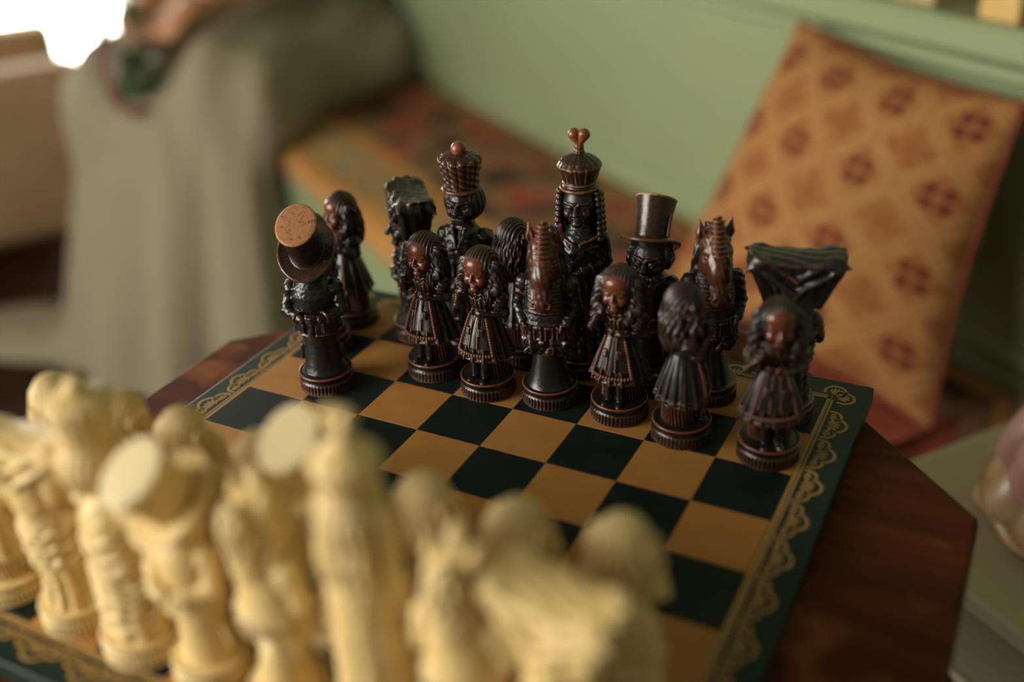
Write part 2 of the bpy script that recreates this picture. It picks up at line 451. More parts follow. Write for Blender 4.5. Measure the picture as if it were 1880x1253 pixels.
def runner_mat():
    m, nt, b = mat('floral_kilim')
    uv = N(nt, 'ShaderNodeUVMap').outputs[0]
    sep = N(nt, 'ShaderNodeSeparateXYZ'); nt.links.new(uv, sep.inputs[0])
    y = sep.outputs[1]
    n1 = noise(nt, 4.2, 2, 0.5, uv); n2 = noise(nt, 9, 3, 0.5, uv); n3 = noise(nt, 40, 3, 0.6, uv)
    flo = ramp(nt, n1, [(0.30, (0.035, 0.022, 0.02)), (0.42, (0.10, 0.045, 0.03)), (0.50, (0.24, 0.15, 0.07)), (0.58, (0.26, 0.05, 0.03)), (0.66, (0.36, 0.08, 0.05)), (0.75, (0.06, 0.04, 0.03))])
    bor = ramp(nt, n2, [(0.36, (0.36, 0.17, 0.06)), (0.47, (0.45, 0.28, 0.12)), (0.56, (0.20, 0.22, 0.12)), (0.68, (0.34, 0.12, 0.05))])
    tan = ramp(nt, n3, [(0.3, (0.36, 0.16, 0.05)), (0.7, (0.50, 0.25, 0.085))])
    st = N(nt, 'ShaderNodeValToRGB'); el = st.color_ramp.elements
    st.color_ramp.interpolation = 'CONSTANT'
    el[0].position = 0; el[0].color = (1, 0, 0, 1)
    el[1].position = 0.09; el[1].color = (0, 1, 0, 1)
    for p, c in ((0.62, (1, 0, 0)), (0.70, (0, 0, 1)), (0.90, (1, 0, 0))):
        e = el.new(p); e.color = (*c, 1)
    nt.links.new(y, st.inputs[0])
    sc_ = N(nt, 'ShaderNodeSeparateColor'); nt.links.new(st.outputs[0], sc_.inputs[0])
    col = mixc(nt, sc_.outputs[1], tan.outputs[0], flo.outputs[0])
    col = mixc(nt, sc_.outputs[2], col, bor.outputs[0])
    nt.links.new(col, b.inputs['Base Color'])
    b.inputs['Roughness'].default_value = 0.85; b.inputs['Specular IOR Level'].default_value = 0.15
    bump(nt, b, n3, 0.4, 0.002)
    return m
M_RUNNER = runner_mat()
M_DADO = plain('honey_wood_panelling', (0.50, 0.29, 0.12), 0.6, 0.25, 6)
def glass_mat():
    m, nt, b = mat('window_glass')
    nt.nodes.remove(b)
    out = [n for n in nt.nodes if n.type == 'OUTPUT_MATERIAL'][0]
    t = N(nt, 'ShaderNodeBsdfTransparent'); g = N(nt, 'ShaderNodeBsdfGlossy'); g.inputs['Roughness'].default_value = 0.02
    mx = N(nt, 'ShaderNodeMixShader'); mx.inputs[0].default_value = 0.06
    nt.links.new(t.outputs[0], mx.inputs[1]); nt.links.new(g.outputs[0], mx.inputs[2]); nt.links.new(mx.outputs[0], out.inputs['Surface'])
    return m
M_GLASS = glass_mat()
# ------------------------------------------------------------------ setting (bench frame: x = along wall, -y = into the room)
def room_box(name, s0, s1, t0, t1, z0, z1, m, bev=0.0, kind='structure', parent=None):
    me = box_mesh(name, ((s1 - s0) / 2, (t1 - t0) / 2, (z1 - z0) / 2), bev)
    o = mob(name, me, m, parent)
    o.location = wp((s0 + s1) / 2, (t0 + t1) / 2, (z0 + z1) / 2) if parent is None else ((s0 + s1) / 2, -(t0 + t1) / 2, (z0 + z1) / 2)
    if parent is None: o.rotation_euler = (0, 0, RZ)
    if kind and parent is None: o['kind'] = kind
    return o
def room_mesh(name, boxes, m, kind='structure'):
    bm = bmesh.new()
    for s0, s1, t0, t1, z0, z1 in boxes:
        bm_box(bm, ((s0 + s1) / 2, -(t0 + t1) / 2, (z0 + z1) / 2), ((s1 - s0) / 2, (t1 - t0) / 2, (z1 - z0) / 2))
    o = mob(name, bm_mesh(bm, name, False), m, None, P0, RZ)
    if kind: o['kind'] = kind
    return o
room_box('floor', SL - 0.2, SR, -0.3, TF + 0.2, FLOOR - 0.1, FLOOR, M_FLOOR)
RAIL = 0.040
room_mesh('wall_back', [(SL, SR, -0.16, 0.0, FLOOR, RAIL + 0.055), (SL, SR, -0.28, -0.16, FLOOR, 1.6)], M_WALL)
# moulded capping rail and the panel moulding above the seat
def sweep(name, prof, s0, s1, m):
    V = []; n = len(prof)
    for s in (s0, s1):
        for t, z in prof: V.append((s, -t, z))
    F = [(i, (i + 1) % n, n + (i + 1) % n, n + i) for i in range(n)] + [tuple(range(n))[::-1], tuple(range(n, 2 * n))]
    me = pd(name, V, F)
    o = mob(name, me, m, None, P0, RZ); o['kind'] = 'structure'
    return o
sweep('trim_1', [(0, RAIL), (0.006, RAIL), (0.012, RAIL + 0.006), (0.008, RAIL + 0.014), (0.016, RAIL + 0.022), (0.030, RAIL + 0.030), (0.030, RAIL + 0.056), (0.024, RAIL + 0.062), (-0.16, RAIL + 0.062), (-0.16, RAIL + 0.054), (0, RAIL + 0.054)], SL, SR, M_WALL)
sweep('trim_2', [(0, -0.268), (0.010, -0.268), (0.016, -0.262), (0.010, -0.254), (0.0, -0.250)], SL, SR, M_WALL)
# left wall with a low window
room_mesh('wall_left', [(SL - 0.12, SL, -0.28, WT0, FLOOR, 1.6), (SL - 0.12, SL, WT1, TF, FLOOR, 1.6), (SL - 0.12, SL, WT0, WT1, WZ1, 1.6), (SL - 0.12, SL, WT0, WT1, FLOOR, WZ0)], M_DADO)
def window(name, along, c, a0, a1, z0, z1, cols, rows):
    """frame bars and panes; along = 't' (in the left wall) or 's' (in the wall opposite)"""
    w = bpy.data.objects.new(name, None); w.location = P0; w.rotation_euler = (0, 0, RZ); link(w); w['kind'] = 'structure'
    def bx(nm, a, b, y0, y1, d, m):
        h = ((b - a) / 2, d, (y1 - y0) / 2)
        if along == 't': hh = (h[1], h[0], h[2]); p = (c, -(a + b) / 2, (y0 + y1) / 2)
        else: hh = h; p = ((a + b) / 2, -c, (y0 + y1) / 2)
        return mob(nm, box_mesh(nm, hh), m, w, p)
    f = 0.035
    bx('window_frame', a0, a1, z0, z0 + f, 0.05, M_FRAME); bx('window_frame', a0, a1, z1 - f, z1, 0.05, M_FRAME)
    bx('window_frame', a0, a0 + f, z0 + f, z1 - f, 0.05, M_FRAME); bx('window_frame', a1 - f, a1, z0 + f, z1 - f, 0.05, M_FRAME)
    pw = (a1 - a0 - 2 * f) / cols; ph = (z1 - z0 - 2 * f) / rows
    for i in range(1, cols): bx('glazing_bar', a0 + f + i * pw - 0.011, a0 + f + i * pw + 0.011, z0 + f, z1 - f, 0.03, M_FRAME)
    for j in range(1, rows): bx('glazing_bar', a0 + f, a1 - f, z0 + f + j * ph - 0.011, z0 + f + j * ph + 0.011, 0.028, M_FRAME)
    for i in range(cols):
        for j in range(rows):
            bx('pane', a0 + f + i * pw + 0.011, a0 + f + (i + 1) * pw - 0.011, z0 + f + j * ph + 0.011, z0 + f + (j + 1) * ph - 0.011, 0.003, M_GLASS)
    return w
window('window_1', 't', SL - 0.06, WT0, WT1, WZ0, WZ1, 2, 3)
# wall opposite the bench, with the second window
room_mesh('wall_front', [(SL - 0.12, FS0, TF, TF + 0.12, FLOOR, 1.6), (FS1, SR, TF, TF + 0.12, FLOOR, 1.6), (FS0, FS1, TF, TF + 0.12, FZ1, 1.6), (FS0, FS1, TF, TF + 0.12, FLOOR, FZ0)], M_WALL2)
window('window_2', 's', TF + 0.06, FS0, FS1, FZ0, FZ1, 3, 3)

BR_ = 1.12
room_box('wall_right', SR, SR + 0.12, -0.28, TF + 0.12, FLOOR, 1.6, M_WALL2)
room_box('ceiling', SL - 0.12, SR + 0.12, -0.28, TF + 0.12, 1.6, 1.7, M_WALL2)
# ------------------------------------------------------------------ bench
b = empty('bench', P0, RZ, 'green painted panelled bench built along the green wall', 'bench')
room_box('seat_board', SL + 0.02, BR_, 0.001, 0.45, SEAT - 0.075, SEAT - 0.046, M_WALL, 0.004, None, b)
room_box('front_panel', SL + 0.02, BR_, 0.41, 0.435, FLOOR + 0.001, SEAT - 0.075, M_WALL, 0, None, b)
for k in range(4):
    s0 = SL + 0.05 + k * 0.7
    room_box('panel_stile', s0, s0 + 0.07, 0.435, 0.446, FLOOR + 0.001, SEAT - 0.075, M_WALL, 0.003, None, b)
room_box('kick_rail', SL + 0.02, BR_, 0.446, 0.452, FLOOR + 0.001, FLOOR + 0.11, M_WALL, 0.002, None, b)
room_box('top_rail', SL + 0.02, BR_, 0.446, 0.450, SEAT - 0.135, SEAT - 0.075, M_WALL, 0.002, None, b)
# long patterned seat cushion
prof = [(0.004, SEAT - 0.045), (0.004, SEAT - 0.006), (0.012, SEAT)] + [(0.02 + 0.04 * i, SEAT) for i in range(1, 11)] + [(0.442, SEAT - 0.003), (0.453, SEAT - 0.012), (0.456, SEAT - 0.024), (0.453, SEAT - 0.037), (0.444, SEAT - 0.045)]
ns = 120; V = []; F = []; UV = []
for i in range(ns + 1):
    s = SL + 0.03 + (BR_ - SL - 0.05) * i / ns
    for j, (t, z) in enumerate(prof):
        V.append((s, -t, z + (0.0035 * math.sin(9 * s + 14 * t) * (1 if 2 < j < 13 else 0))))
n = len(prof)
for i in range(ns):
    for j in range(n - 1): F.append((i*n + j, (i+1)*n + j, (i+1)*n + j + 1, i*n + j + 1))
F.append(tuple(range(n))[::-1]); F.append(tuple(ns*n + j for j in range(n)))
me = pd('bench_cushion', V, F, True)
uvl = me.uv_layers.new(name='UVMap')
for lp in me.loops:
    v = me.vertices[lp.vertex_index].co
    j = lp.vertex_index % n
    uvl.data[lp.index].uv = (v.x / 0.45, min(1.0, -v.y / 0.45 + max(0, j - 13) * 0.03))
o = mob('bench_cushion', me, M_RUNNER, None, P0, RZ)
tag(o, 'long tapestry seat cushion with floral stripes lying on the green bench', 'cushion')

# ------------------------------------------------------------------ pillow leaning on the wall
def pillow():
    TL, TR, BR, BL = [Vector(v) for v in ((0.735, 0.003, 0.046), (1.066, 0.003, 0.020), (1.118, 0.125, -0.300), (0.675, 0.150, -0.300))]
    n = 44; V = []; F = []; UVs = []
    nrm = (TR - TL).cross(BL - TL).normalized()
    if nrm.y < 0: nrm = -nrm
    for side in (1, -1):
        for i in range(n + 1):
            for j in range(n + 1):
                u, w = i / n, j / n
                uu = u + 0.032 * math.sin(math.pi * w) * (0.5 - u) * 2 * abs(2*u - 1) ** 2
                ww = w + 0.032 * math.sin(math.pi * u) * (0.5 - w) * 2 * abs(2*w - 1) ** 2
                p = (TL * (1-uu) + TR * uu) * (1-ww) + (BL * (1-uu) + BR * uu) * ww
                e = max(0.0, (1 - (2*u-1)**2) * (1 - (2*w-1)**2)) ** 0.55
                th = 0.068 * e + 0.002
                th += 0.004 * e * math.sin(7*u + 3*w) * math.sin(9*w - 2*u)
                p = p + nrm * th * side + nrm * 0.045
                V.append((p.x, -p.y, p.z)); UVs.append((u, w))
    m = (n + 1) ** 2
    for k in (0, 1):
        for i in range(n):
            for j in range(n):
                q = [k*m + i*(n+1) + j, k*m + (i+1)*(n+1) + j, k*m + (i+1)*(n+1) + j + 1, k*m + i*(n+1) + j + 1]
                F.append(tuple(q if k else q[::-1]))
    rim = [i*(n+1) for i in range(n+1)] + [n*(n+1) + j for j in range(1, n+1)] + [i*(n+1) + n for i in range(n-1, -1, -1)] + [j for j in range(n-1, 0, -1)]
    for a, c in zip(rim, rim[1:] + rim[:1]): F.append((a, c, m + c, m + a))
    bm = bmesh.new()
    vs = [bm.verts.new(v) for v in V]
    for f in F: bm.faces.new([vs[i] for i in f])
    bmesh.ops.recalc_face_normals(bm, faces=bm.faces[:])
    ul = bm.loops.layers.uv.new('UVMap')
    bm.verts.index_update()
    for f in bm.faces:
        for l in f.loops: l[ul].uv = UVs[l.vert.index]
    me = bpy.data.meshes.new('cover'); bm.to_mesh(me); bm.free()
    me.polygons.foreach_set('use_smooth', [True] * len(me.polygons))
    r = empty('throw_pillow', P0, RZ, 'square orange tapestry pillow with dark red crosses leaning on the green wall', 'pillow')
    mob('cover', me, M_PILLOW, r)
    # corded edge of small red tufts
    bm = bmesh.new()
    pts = [Vector(V[i]) * 0.5 + Vector(V[m + i]) * 0.5 for i in rim]
    for a, c in zip(pts, pts[1:] + pts[:1]):
        d = (c - a)
        q = bmesh.ops.create_icosphere(bm, subdivisions=1, radius=1)
        M = Matrix.Translation((a + c) / 2) @ d.to_track_quat('X', 'Z').to_matrix().to_4x4() @ Matrix.Diagonal((d.length * 0.55, 0.0042, 0.0042, 1))
        bmesh.ops.transform(bm, matrix=M, verts=q['verts'])
    mob('corded_edge', bm_mesh(bm, 'corded_edge'), M_PIPING, r)
pillow()

# ------------------------------------------------------------------ things on the ledge above the rail
def book(s, t, w, d, h, m, label, tilt=0.0):
    r = empty('book', wp(s, t, RAIL + 0.0625), RZ, label, 'book')
    r.rotation_euler = (0, 0, RZ + math.radians(tilt))
    bm = bmesh.new()
    bm_box(bm, (-w/2 + 0.0015, 0, h/2), (0.0015, d/2, h/2), 0.0008); bm_box(bm, (w/2 - 0.0015, 0, h/2), (0.0015, d/2, h/2), 0.0008)
    bm_box(bm, (0, -d/2 + 0.0015, h/2), (w/2, 0.0015, h/2), 0.0008)
    mob('cover', bm_mesh(bm, 'book_cover', False), m, r)
    mob('page_block', box_mesh('page_block', (w/2 - 0.003, d/2 - 0.004, h/2 - 0.004), 0, (0, 0.002, h/2)), M_PAGES, r)
    return r
book(0.992, -0.055, 0.050, 0.13, 0.19, M_BOOK, 'yellow cloth book standing on the ledge, at the top right corner')
book(0.868, -0.060, 0.062, 0.12, 0.17, M_BOOK2, 'pale tan book standing on the ledge above the pillow')
# ------------------------------------------------------------------ octagonal table
TZ = -0.0135
tb = empty('octagonal_table', (0.0113, -0.001, FLOOR), 0.0, 'octagonal reddish-brown wooden table carrying the chess board', 'table')
def octa(r, n=8, off=math.pi / 8): return [(r / math.cos(math.pi / 8) * math.cos(off + i * math.pi / 4), r / math.cos(math.pi / 8) * math.sin(off + i * math.pi / 4)) for i in range(n)]
def oct_prism(name, prof):
    V = []; F = []; n = len(prof)
    for r, z in prof: V += [(x, y, z - FLOOR) for x, y in octa(r)]
    for i in range(n - 1):
        for j in range(8): F.append((i*8 + j, i*8 + (j+1) % 8, (i+1)*8 + (j+1) % 8, (i+1)*8 + j))
    F.append(tuple(range(8))[::-1]); F.append(tuple((n-1)*8 + j for j in range(8)))
    return pd(name, V, F)
top = mob('table_top', oct_prism('table_top', [(0.262, TZ - 0.005), (0.2685, TZ - 0.0015), (0.2672, TZ - 0.0004), (0.2660, TZ)]), M_TABLE, tb)
mob('edge_moulding', oct_prism('edge_moulding', [(0.250, TZ - 0.026), (0.262, TZ - 0.024), (0.266, TZ - 0.019), (0.264, TZ - 0.014), (0.2685, TZ - 0.011), (0.2695, TZ - 0.006), (0.2685, TZ - 0.0032), (0.262, TZ - 0.0052)]), M_TABLE_EDGE, top)
mob('apron', oct_prism('apron', [(0.212, TZ - 0.09), (0.218, TZ - 0.086), (0.222, TZ - 0.026)]), M_TABLE_EDGE, tb)
col_prof = [(0.07, 0.03), (0.072, 0.06), (0.05, 0.08), (0.032, 0.12), (0.03, 0.2), (0.045, 0.3), (0.052, 0.36), (0.034, 0.42), (0.028, 0.5), (0.05, 0.58), (0.075, 0.62), (0.09, TZ - 0.09 - FLOOR)]
mob('pedestal', lathe('pedestal', col_prof, 40), M_TABLE_EDGE, tb)
for k in range(4):
    a = math.pi / 4 + k * math.pi / 2
    bm = bmesh.new()
    P = [(0.03, 0.11, 0.030), (0.10, 0.095, 0.027), (0.18, 0.05, 0.022), (0.235, 0.026, 0.02), (0.27, 0.022, 0.018)]
    ring = []
    for r, z, w in P:
        ring.append([bm.verts.new((r * math.cos(a) - s * w * 0.7 * math.sin(a), r * math.sin(a) + s * w * 0.7 * math.cos(a), max(0.0005, z + q * w))) for s, q in ((-1, -1), (1, -1), (1, 1), (-1, 1))])
    for A, B in zip(ring, ring[1:]):
        for i in range(4): bm.faces.new((A[i], A[(i+1) % 4], B[(i+1) % 4], B[i]))
    bm.faces.new(ring[0]); bm.faces.new(ring[-1])
    mob('foot', bm_mesh(bm, 'foot', False), M_TABLE_EDGE, tb)

# ------------------------------------------------------------------ chess board
HB = 4.56 * 0.045
cb = empty('chess_board', (0, 0, TZ), 0.0, 'leather chess board with tan and black squares and a dark green gold-stamped border', 'chess board')
BT = -TZ - 0.0006                                            # border surface above the table
bm = bmesh.new(); bm_box(bm, (0, 0, BT / 2), (HB, HB, BT / 2), 0.0016, None, 3)
mob('board_body', bm_mesh(bm, 'board_body', False), M_GREEN, cb)
tile = box_mesh('square', (0.02245, 0.02245, 0.0004), 0.0002, (0, 0, 0), 1)
for i in range(8):
    for j in range(8):
        mob('square', tile, M_TAN if (i + j) % 2 else M_BLACK, cb, ((i - 3.5) * 0.045, (j - 3.5) * 0.045, -TZ - 0.0004))
# gold stamping (millimetres; x along the edge, y outward from the squares)
def strip(V, F, pts, w):
    b0 = len(V); n = len(pts)
    for i, p in enumerate(pts):
        a = Vector(pts[max(0, i-1)]); c = Vector(pts[min(n-1, i+1)])
        d = (c - a); d = d.normalized() if d.length > 0 else Vector((1, 0))
        nn = Vector((-d.y, d.x)) * (w / 2)
        V.append((p[0] + nn.x, p[1] + nn.y)); V.append((p[0] - nn.x, p[1] - nn.y))
    for i in range(n - 1): F.append((b0 + 2*i, b0 + 2*i + 1, b0 + 2*i + 3, b0 + 2*i + 2))
def leaf2(V, F, base, ang, r0, r1, w):
    b0 = len(V); d = Vector((math.cos(ang), math.sin(ang))); nn = Vector((-d.y, d.x))
    prof = [(0, 0.12), (0.3, 0.55), (0.65, 1.0), (0.88, 0.8), (1, 0.25)]
    for k, q in prof:
        p = Vector(base) + d * (r0 + (r1 - r0) * k)
        for s in (1, -1): V.append(tuple(p + nn * s * w * q / 2))
    for i in range(len(prof) - 1): F.append((b0 + 2*i, b0 + 2*i + 1, b0 + 2*i + 3, b0 + 2*i + 2))
def arc(c, r, a0, a1, n=18, sx=1.0): return [(c[0] + sx * r * math.cos(math.radians(a0 + (a1-a0)*i/n)), c[1] + r * math.sin(math.radians(a0 + (a1-a0)*i/n))) for i in range(n+1)]
def flat(name, V, F, z=0.0):
    bm = bmesh.new(); vs = [bm.verts.new((x * 0.001, y * 0.001, z)) for x, y in V]
    for f in F:
        try: bm.faces.new([vs[i] for i in f])
        except ValueError: pass
    r = bmesh.ops.extrude_face_region(bm, geom=bm.faces[:])
    bmesh.ops.translate(bm, verts=[g for g in r['geom'] if isinstance(g, bmesh.types.BMVert)], vec=(0, 0, 0.00012))
    return bm_mesh(bm, name, False)
V = []; F = []
strip(V, F, arc((-9.6, 2.6), 5.6, 205, 62), 1.7); strip(V, F, arc((0, 5.6), 7.6, 172, 8, 26), 1.9); strip(V, F, arc((9.6, 2.6), 5.6, 118, -25), 1.7)
for cx, r1, na in ((-9.6, 4.6, 4), (9.6, 4.6, 4)):
    for k in range(na): leaf2(V, F, (cx, 0.2), math.radians(45 + 90 * k / (na - 1)), 1.2, r1 + 0.9, 1.6)
for k in range(6): leaf2(V, F, (0, 0.2), math.radians(38 + 104 * k / 5), 2.0, 9.2 if 0 < k < 5 else 7.6, 1.75)
MOTIF = flat('lace_motif', V, F)
V = []; F = []
for a in (12, 78):
    d = math.radians(a); c = (8.0 * math.cos(d) - 1.5, 8.0 * math.sin(d) - 1.5)
    strip(V, F, arc(c, 6.6, a - 128, a + 128, 30), 1.9)
    for k in range(5): leaf2(V, F, (-0.5, -0.5), d + math.radians(-26 + 13 * k), 3.0, 11.0 if k in (1, 2, 3) else 9.4, 1.9)
CORNER = flat('lace_corner', V, F)
V = []; F = []
L = 4 * 45.0
strip(V, F, [(-L - 4.6, 1.35), (L + 4.6, 1.35)], 2.3); strip(V, F, [(-L - 4.6, 3.85), (L + 4.6, 3.85)], 1.3)
LINE = flat('gold_line', V, F)
for k in range(4):
    a = k * math.pi / 2
    out = Vector((math.cos(a), math.sin(a), 0)); al = Vector((math.sin(a), -math.cos(a), 0))
    rz = a - math.pi / 2
    mob('gold_line', LINE, M_GOLD, cb, out * 0.180 + Vector((0, 0, BT)), rz)
    for i in range(10):
        x = (8.18 / 11) * (i + 1) - 4.09
        mob('lace_motif', MOTIF, M_GOLD, cb, out * (0.180 + 0.0052) + al * x * 0.045 + Vector((0, 0, BT)), rz)
    cdir = Vector((math.cos(a + math.pi/4), math.sin(a + math.pi/4), 0))
    mob('lace_corner', CORNER, M_GOLD, cb, Vector((0.1835 * (1 if cdir.x > 0 else -1), 0.1835 * (1 if cdir.y > 0 else -1), BT)), a)
# ------------------------------------------------------------------ carved figures (millimetres, facing -Y)
FIG = {}                                                     # kind -> list of (part name, mesh, material key, parent part, label)
def pair(f):
    for s in (-1, 1): f(s)
def features(v, c, s=1.0, nose=1.0, brow=1.0, lips=True, old=0.0):
    """eyes, brows, nose, mouth, cheeks and chin on a head of radius about 10 whose front is -Y"""
    def P(x, y, z): return (c[0] + x*s, c[1] + y*s, c[2] + z*s)
    for q in (-1, 1):
        v.add(v.ell(P(4.6*q, -6.8, -3), (2.9*s, 2.6*s, 2.9*s)), 1.6*s)
        v.sub(v.ell(P(3.7*q, -10.2, 1.0), (2.7*s, 2.3*s, 1.9*s)), 1.0*s)
        v.add(v.ell(P(3.6*q, -7.9, 0.9), (1.9*s, 1.5*s, 1.35*s)), 0.25*s)
        v.sub(v.ell(P(3.5*q, -9.5, 0.8), (0.65*s, 0.6*s, 0.6*s)), 0.2*s)
        v.add(v.cap(P(1.7*q, -9.2, 2.1), P(5.6*q, -8.2, 1.8), 0.55*s), 0.4*s)
        v.add(v.cap(P(1.4*q, -9.6, 3.4), P(6.4*q, -7.6, 3.6 + old), 0.85*brow*s, 0.6*s), 0.8*s)
        v.add(v.ell(P(1.4*q, -10.2, -2.3), (1.2*s*nose, 1.2*s, 1.0*s)), 0.5*s)
        if old: v.add(v.cap(P(2.2*q, -9.6, -2.2), P(4.2*q, -8.2, -6.2), 0.6*s), 0.5*s)
    v.add(v.cap(P(0, -9.0, 2.8), P(0, -10.6 - nose, -1.9), 0.8*s, 1.35*s*nose), 0.8*s)
    v.add(v.ell(P(0, -7.6, -8.6), (3.2*s, 2.6*s, 2.4*s)), 1.5*s)
    if lips:
        v.add(v.ell(P(0, -9.0, -4.7), (2.7*s, 1.1*s, 0.7*s)), 0.4*s)
        v.add(v.ell(P(0, -8.8, -6.2), (2.2*s, 1.1*s, 0.8*s)), 0.4*s)
        v.sub(v.cap(P(-2.8, -9.6, -5.4), P(2.8, -9.6, -5.4), 0.42*s), 0.3*s)
def fingers(v, c, d, up, n=4, L=5.0, r=0.95, gap=1.8, k=0.35):
    """a row of n bent fingers leaving c in direction d, spread along up"""
    c, d, up = Vector(c), Vector(d).normalized(), Vector(up).normalized()
    nrm = d.cross(up)
    for i in range(n):
        o = c + up * gap * (i - (n - 1) / 2)
        l = L * (1.0, 1.12, 1.05, 0.85)[i % 4]
        m = o + d * l * 0.55 + nrm * 0.6
        e = m + d * l * 0.4 - nrm * 1.1
        v.add(v.cap(o, m, r, r * 0.95), k); v.add(v.cap(m, e, r * 0.95, r * 0.8), k)

# --- fluted turned base shared by every piece
_bp0 = [(16.5, 0), (18.0, 0.0), (18.4, 0.5), (18.5, 1.0), (18.55, 3.0), (18.5, 5.4), (18.2, 6.2), (17.3, 6.6), (17.1, 7.2), (17.35, 8.4), (17.9, 9.4), (18.1, 10.0), (17.9, 10.6), (17.3, 10.8), (16.6, 10.5), (15.5, 10.7), (9, 11.2), (4, 11.4)]
_bp = [(r, z * 1.2) for r, z in _bp0]
def _flute(r, z, a):
    if 0.7 < z < 7.0: return r - 0.85 * (0.5 + 0.5 * math.cos(46 * a)) ** 0.6
    return r
WIDE = lathe('wide_base', [(r * 0.00115, z * 0.00105) for r, z in _bp], 230, lambda r, z, a: _flute(r * 1000, z * 1000, a) * 0.001)
BASE = lathe('base', [(r * 0.001, z * 0.001) for r, z in _bp], 230, lambda r, z, a: _flute(r * 1000, z * 1000, a) * 0.001)
def beads(name, pts, r, sub=1):
    bm = bmesh.new()
    for p in pts:
        q = bmesh.ops.create_icosphere(bm, subdivisions=sub, radius=1)
        M = Matrix.Translation(Vector(p) * 0.001) @ Matrix.Diagonal((r * 0.001, r * 0.001, r * 0.0013, 1))
        bmesh.ops.transform(bm, matrix=M, verts=q['verts'])
    return bm_mesh(bm, name)

# --- pawn: long-haired girl in a flared dress and frilled apron
def girl():
    P = []
    P.append(('base', BASE, 'base', None, None))
    # legs in front of a ribbed trunk
    v = SD((-15, -18, 10), (15, 15, 36), 0.5)
    t = v.th()
    v.add(v.rev([(12.0, 10.5), (11.4, 14), (11.4, 24), (12.5, 35)], (0, 2.2), 0.85))
    v.disp(0.7 * np.sin(34 * v.th((0, 2.2)) + 1.2 * np.sin(v.Z * 0.35)) + 0.25 * v.noise(0.9))
    for q in (-1, 1):
        v.add(v.cap((3.6*q, -7.5, 34), (3.7*q, -8.6, 15), 3.0, 2.4), 0.5)
        v.add(v.ell((4.2*q, -11.2, 12.6), (2.6, 4.8, 2.3), rotm(0, 0, 14*q)), 0.7)
        v.add(v.tor((3.7*q, -8.2, 16.5), 2.3, 0.6), 0.3)
    P.append(('legs', v.mesh('girl_legs'), 'body', None, None))
    # skirt
    prof = [(18.0, 28.5), (18.2, 29.5), (17.7, 31.5), (17.0, 33), (15.6, 38), (12.6, 47), (9.4, 55), (7.8, 59), (7.4, 61.5), (7.9, 63)]
    v = SD((-21, -20, 26), (21, 20, 66), 0.5)
    def pl(a, z):
        k = np.clip((60 - z) / 30, 0, 1)
        return 1.05 * k * np.sin(15 * a + 0.6 * np.sin(3 * a)) + 0.5 * k * np.sin(31 * a)
    v.add(v.rev(prof, (0, 0.5), 0.90, f=pl))
    v.add(v.tor((0, 0.5, 29.4), 17.6, 0.75, None, 0.90), 0.4)
    v.add(v.tor((0, 0.5, 32.0), 17.0, 0.55, None, 0.90), 0.3)
    v.sub(v.ell((0, 0, 26), (15, 13, 5)), 0.5)
    v.add(v.tor((0, 0.5, 61), 7.3, 1.2, None, 0.9), 0.4)
    sk = v.mesh('girl_skirt')
    P.append(('skirt', sk, 'body', None, None))
    # apron: a second layer over the front of the skirt, with two pockets
    v = SD((-18, -21, 29), (18, 2, 64), 0.42)
    v.add(v.rev([(r + 1.5, z) for r, z in prof if z > 33] , (0, 0.5), 0.90, f=lambda a, z: 0.5 * np.clip((60 - z) / 30, 0, 1) * np.sin(11 * a)))
    th = v.th((0, 0.5))
    lim = 0.72 - 0.004 * (v.Z - 33)
    v.d = np.maximum(v.d, (np.abs(th) - lim) * 12)
    v.sub(v.rev([(r - 1.4, z) for r, z in prof], (0, 0.5), 0.90))
    for q in (-1, 1):
        yy = -0.9 * 13.0
        v.add(v.box((4.6*q, -11.6, 49), (1.7, 1.3, 2.5), 0.5, rotm(-17, 0, 16*q)), 0.2)
        v.add(v.cap((1.9*q, -9.2, 58.5), (3.1*q, -15.0, 38), 0.55), 0.3)
    P.append(('apron', v.mesh('girl_apron'), 'body', 'skirt', None))
    pts = []
    def edge(z, a):
        r = np.interp(z, [p[1] for p in prof], [p[0] for p in prof]) + 1.9
        return (r * math.sin(a), 0.5 - 0.90 * r * math.cos(a), z)
    for q in (-1, 1):
        for i in range(15):
            z = 34.5 + i * 1.65; pts.append(edge(z, q * (0.76 - 0.004 * (z - 33))))
    for i in range(15): pts.append(edge(34.0, -0.74 + i * 1.48 / 14))
    P.append(('frill', beads('girl_frill', pts, 1.2), 'hair', 'skirt', None))
    # bodice, puffed sleeves, arms and hands
    v = SD((-21, -19, 55), (21, 14, 84), 0.45)
    v.add(v.ell((0, 0.5, 68), (9.4, 7.4, 10)))
    v.add(v.cap((0, 0, 72), (0, -0.5, 80), 5.0, 4.4), 1.5)
    v.disp(0.35 * np.sin(v.X * 2.2) * (v.Y < -2))
    for i in range(3):
        v.add(v.tor((0, -0.5, 77 - 2.0*i), 6.4 + 1.3*i, 0.9, rotm(12), 0.95, w=lambda a: 0.7*np.sin(13*a)), 0.35)
    for q in (-1, 1):
        v.add(v.ell((13.4*q, -0.5, 69), (5.2, 5.6, 6.0), rotm(0, 20*q)), 0.8)
    # right arm: hand raised to the cheek
    v.add(v.cap((-12, 0, 69), (-15.5, -5, 62.5), 3.8, 3.2), 0.8)
    v.add(v.cap((-15.5, -5, 62.5), (-9.5, -12.5, 74), 2.9, 2.0), 0.7)
    v.add(v.tor((-10.4, -11.4, 72.2), 2.2, 0.75, rotm(-40, 25)), 0.3)
    v.add(v.ell((-8.8, -13.2, 76), (2.3, 2.0, 2.6)), 0.6)
    fingers(v, (-8.3, -13.4, 77.4), (0.25, 0.2, 1), (1, -0.35, 0), 4, 4.6, 0.85, 1.45)
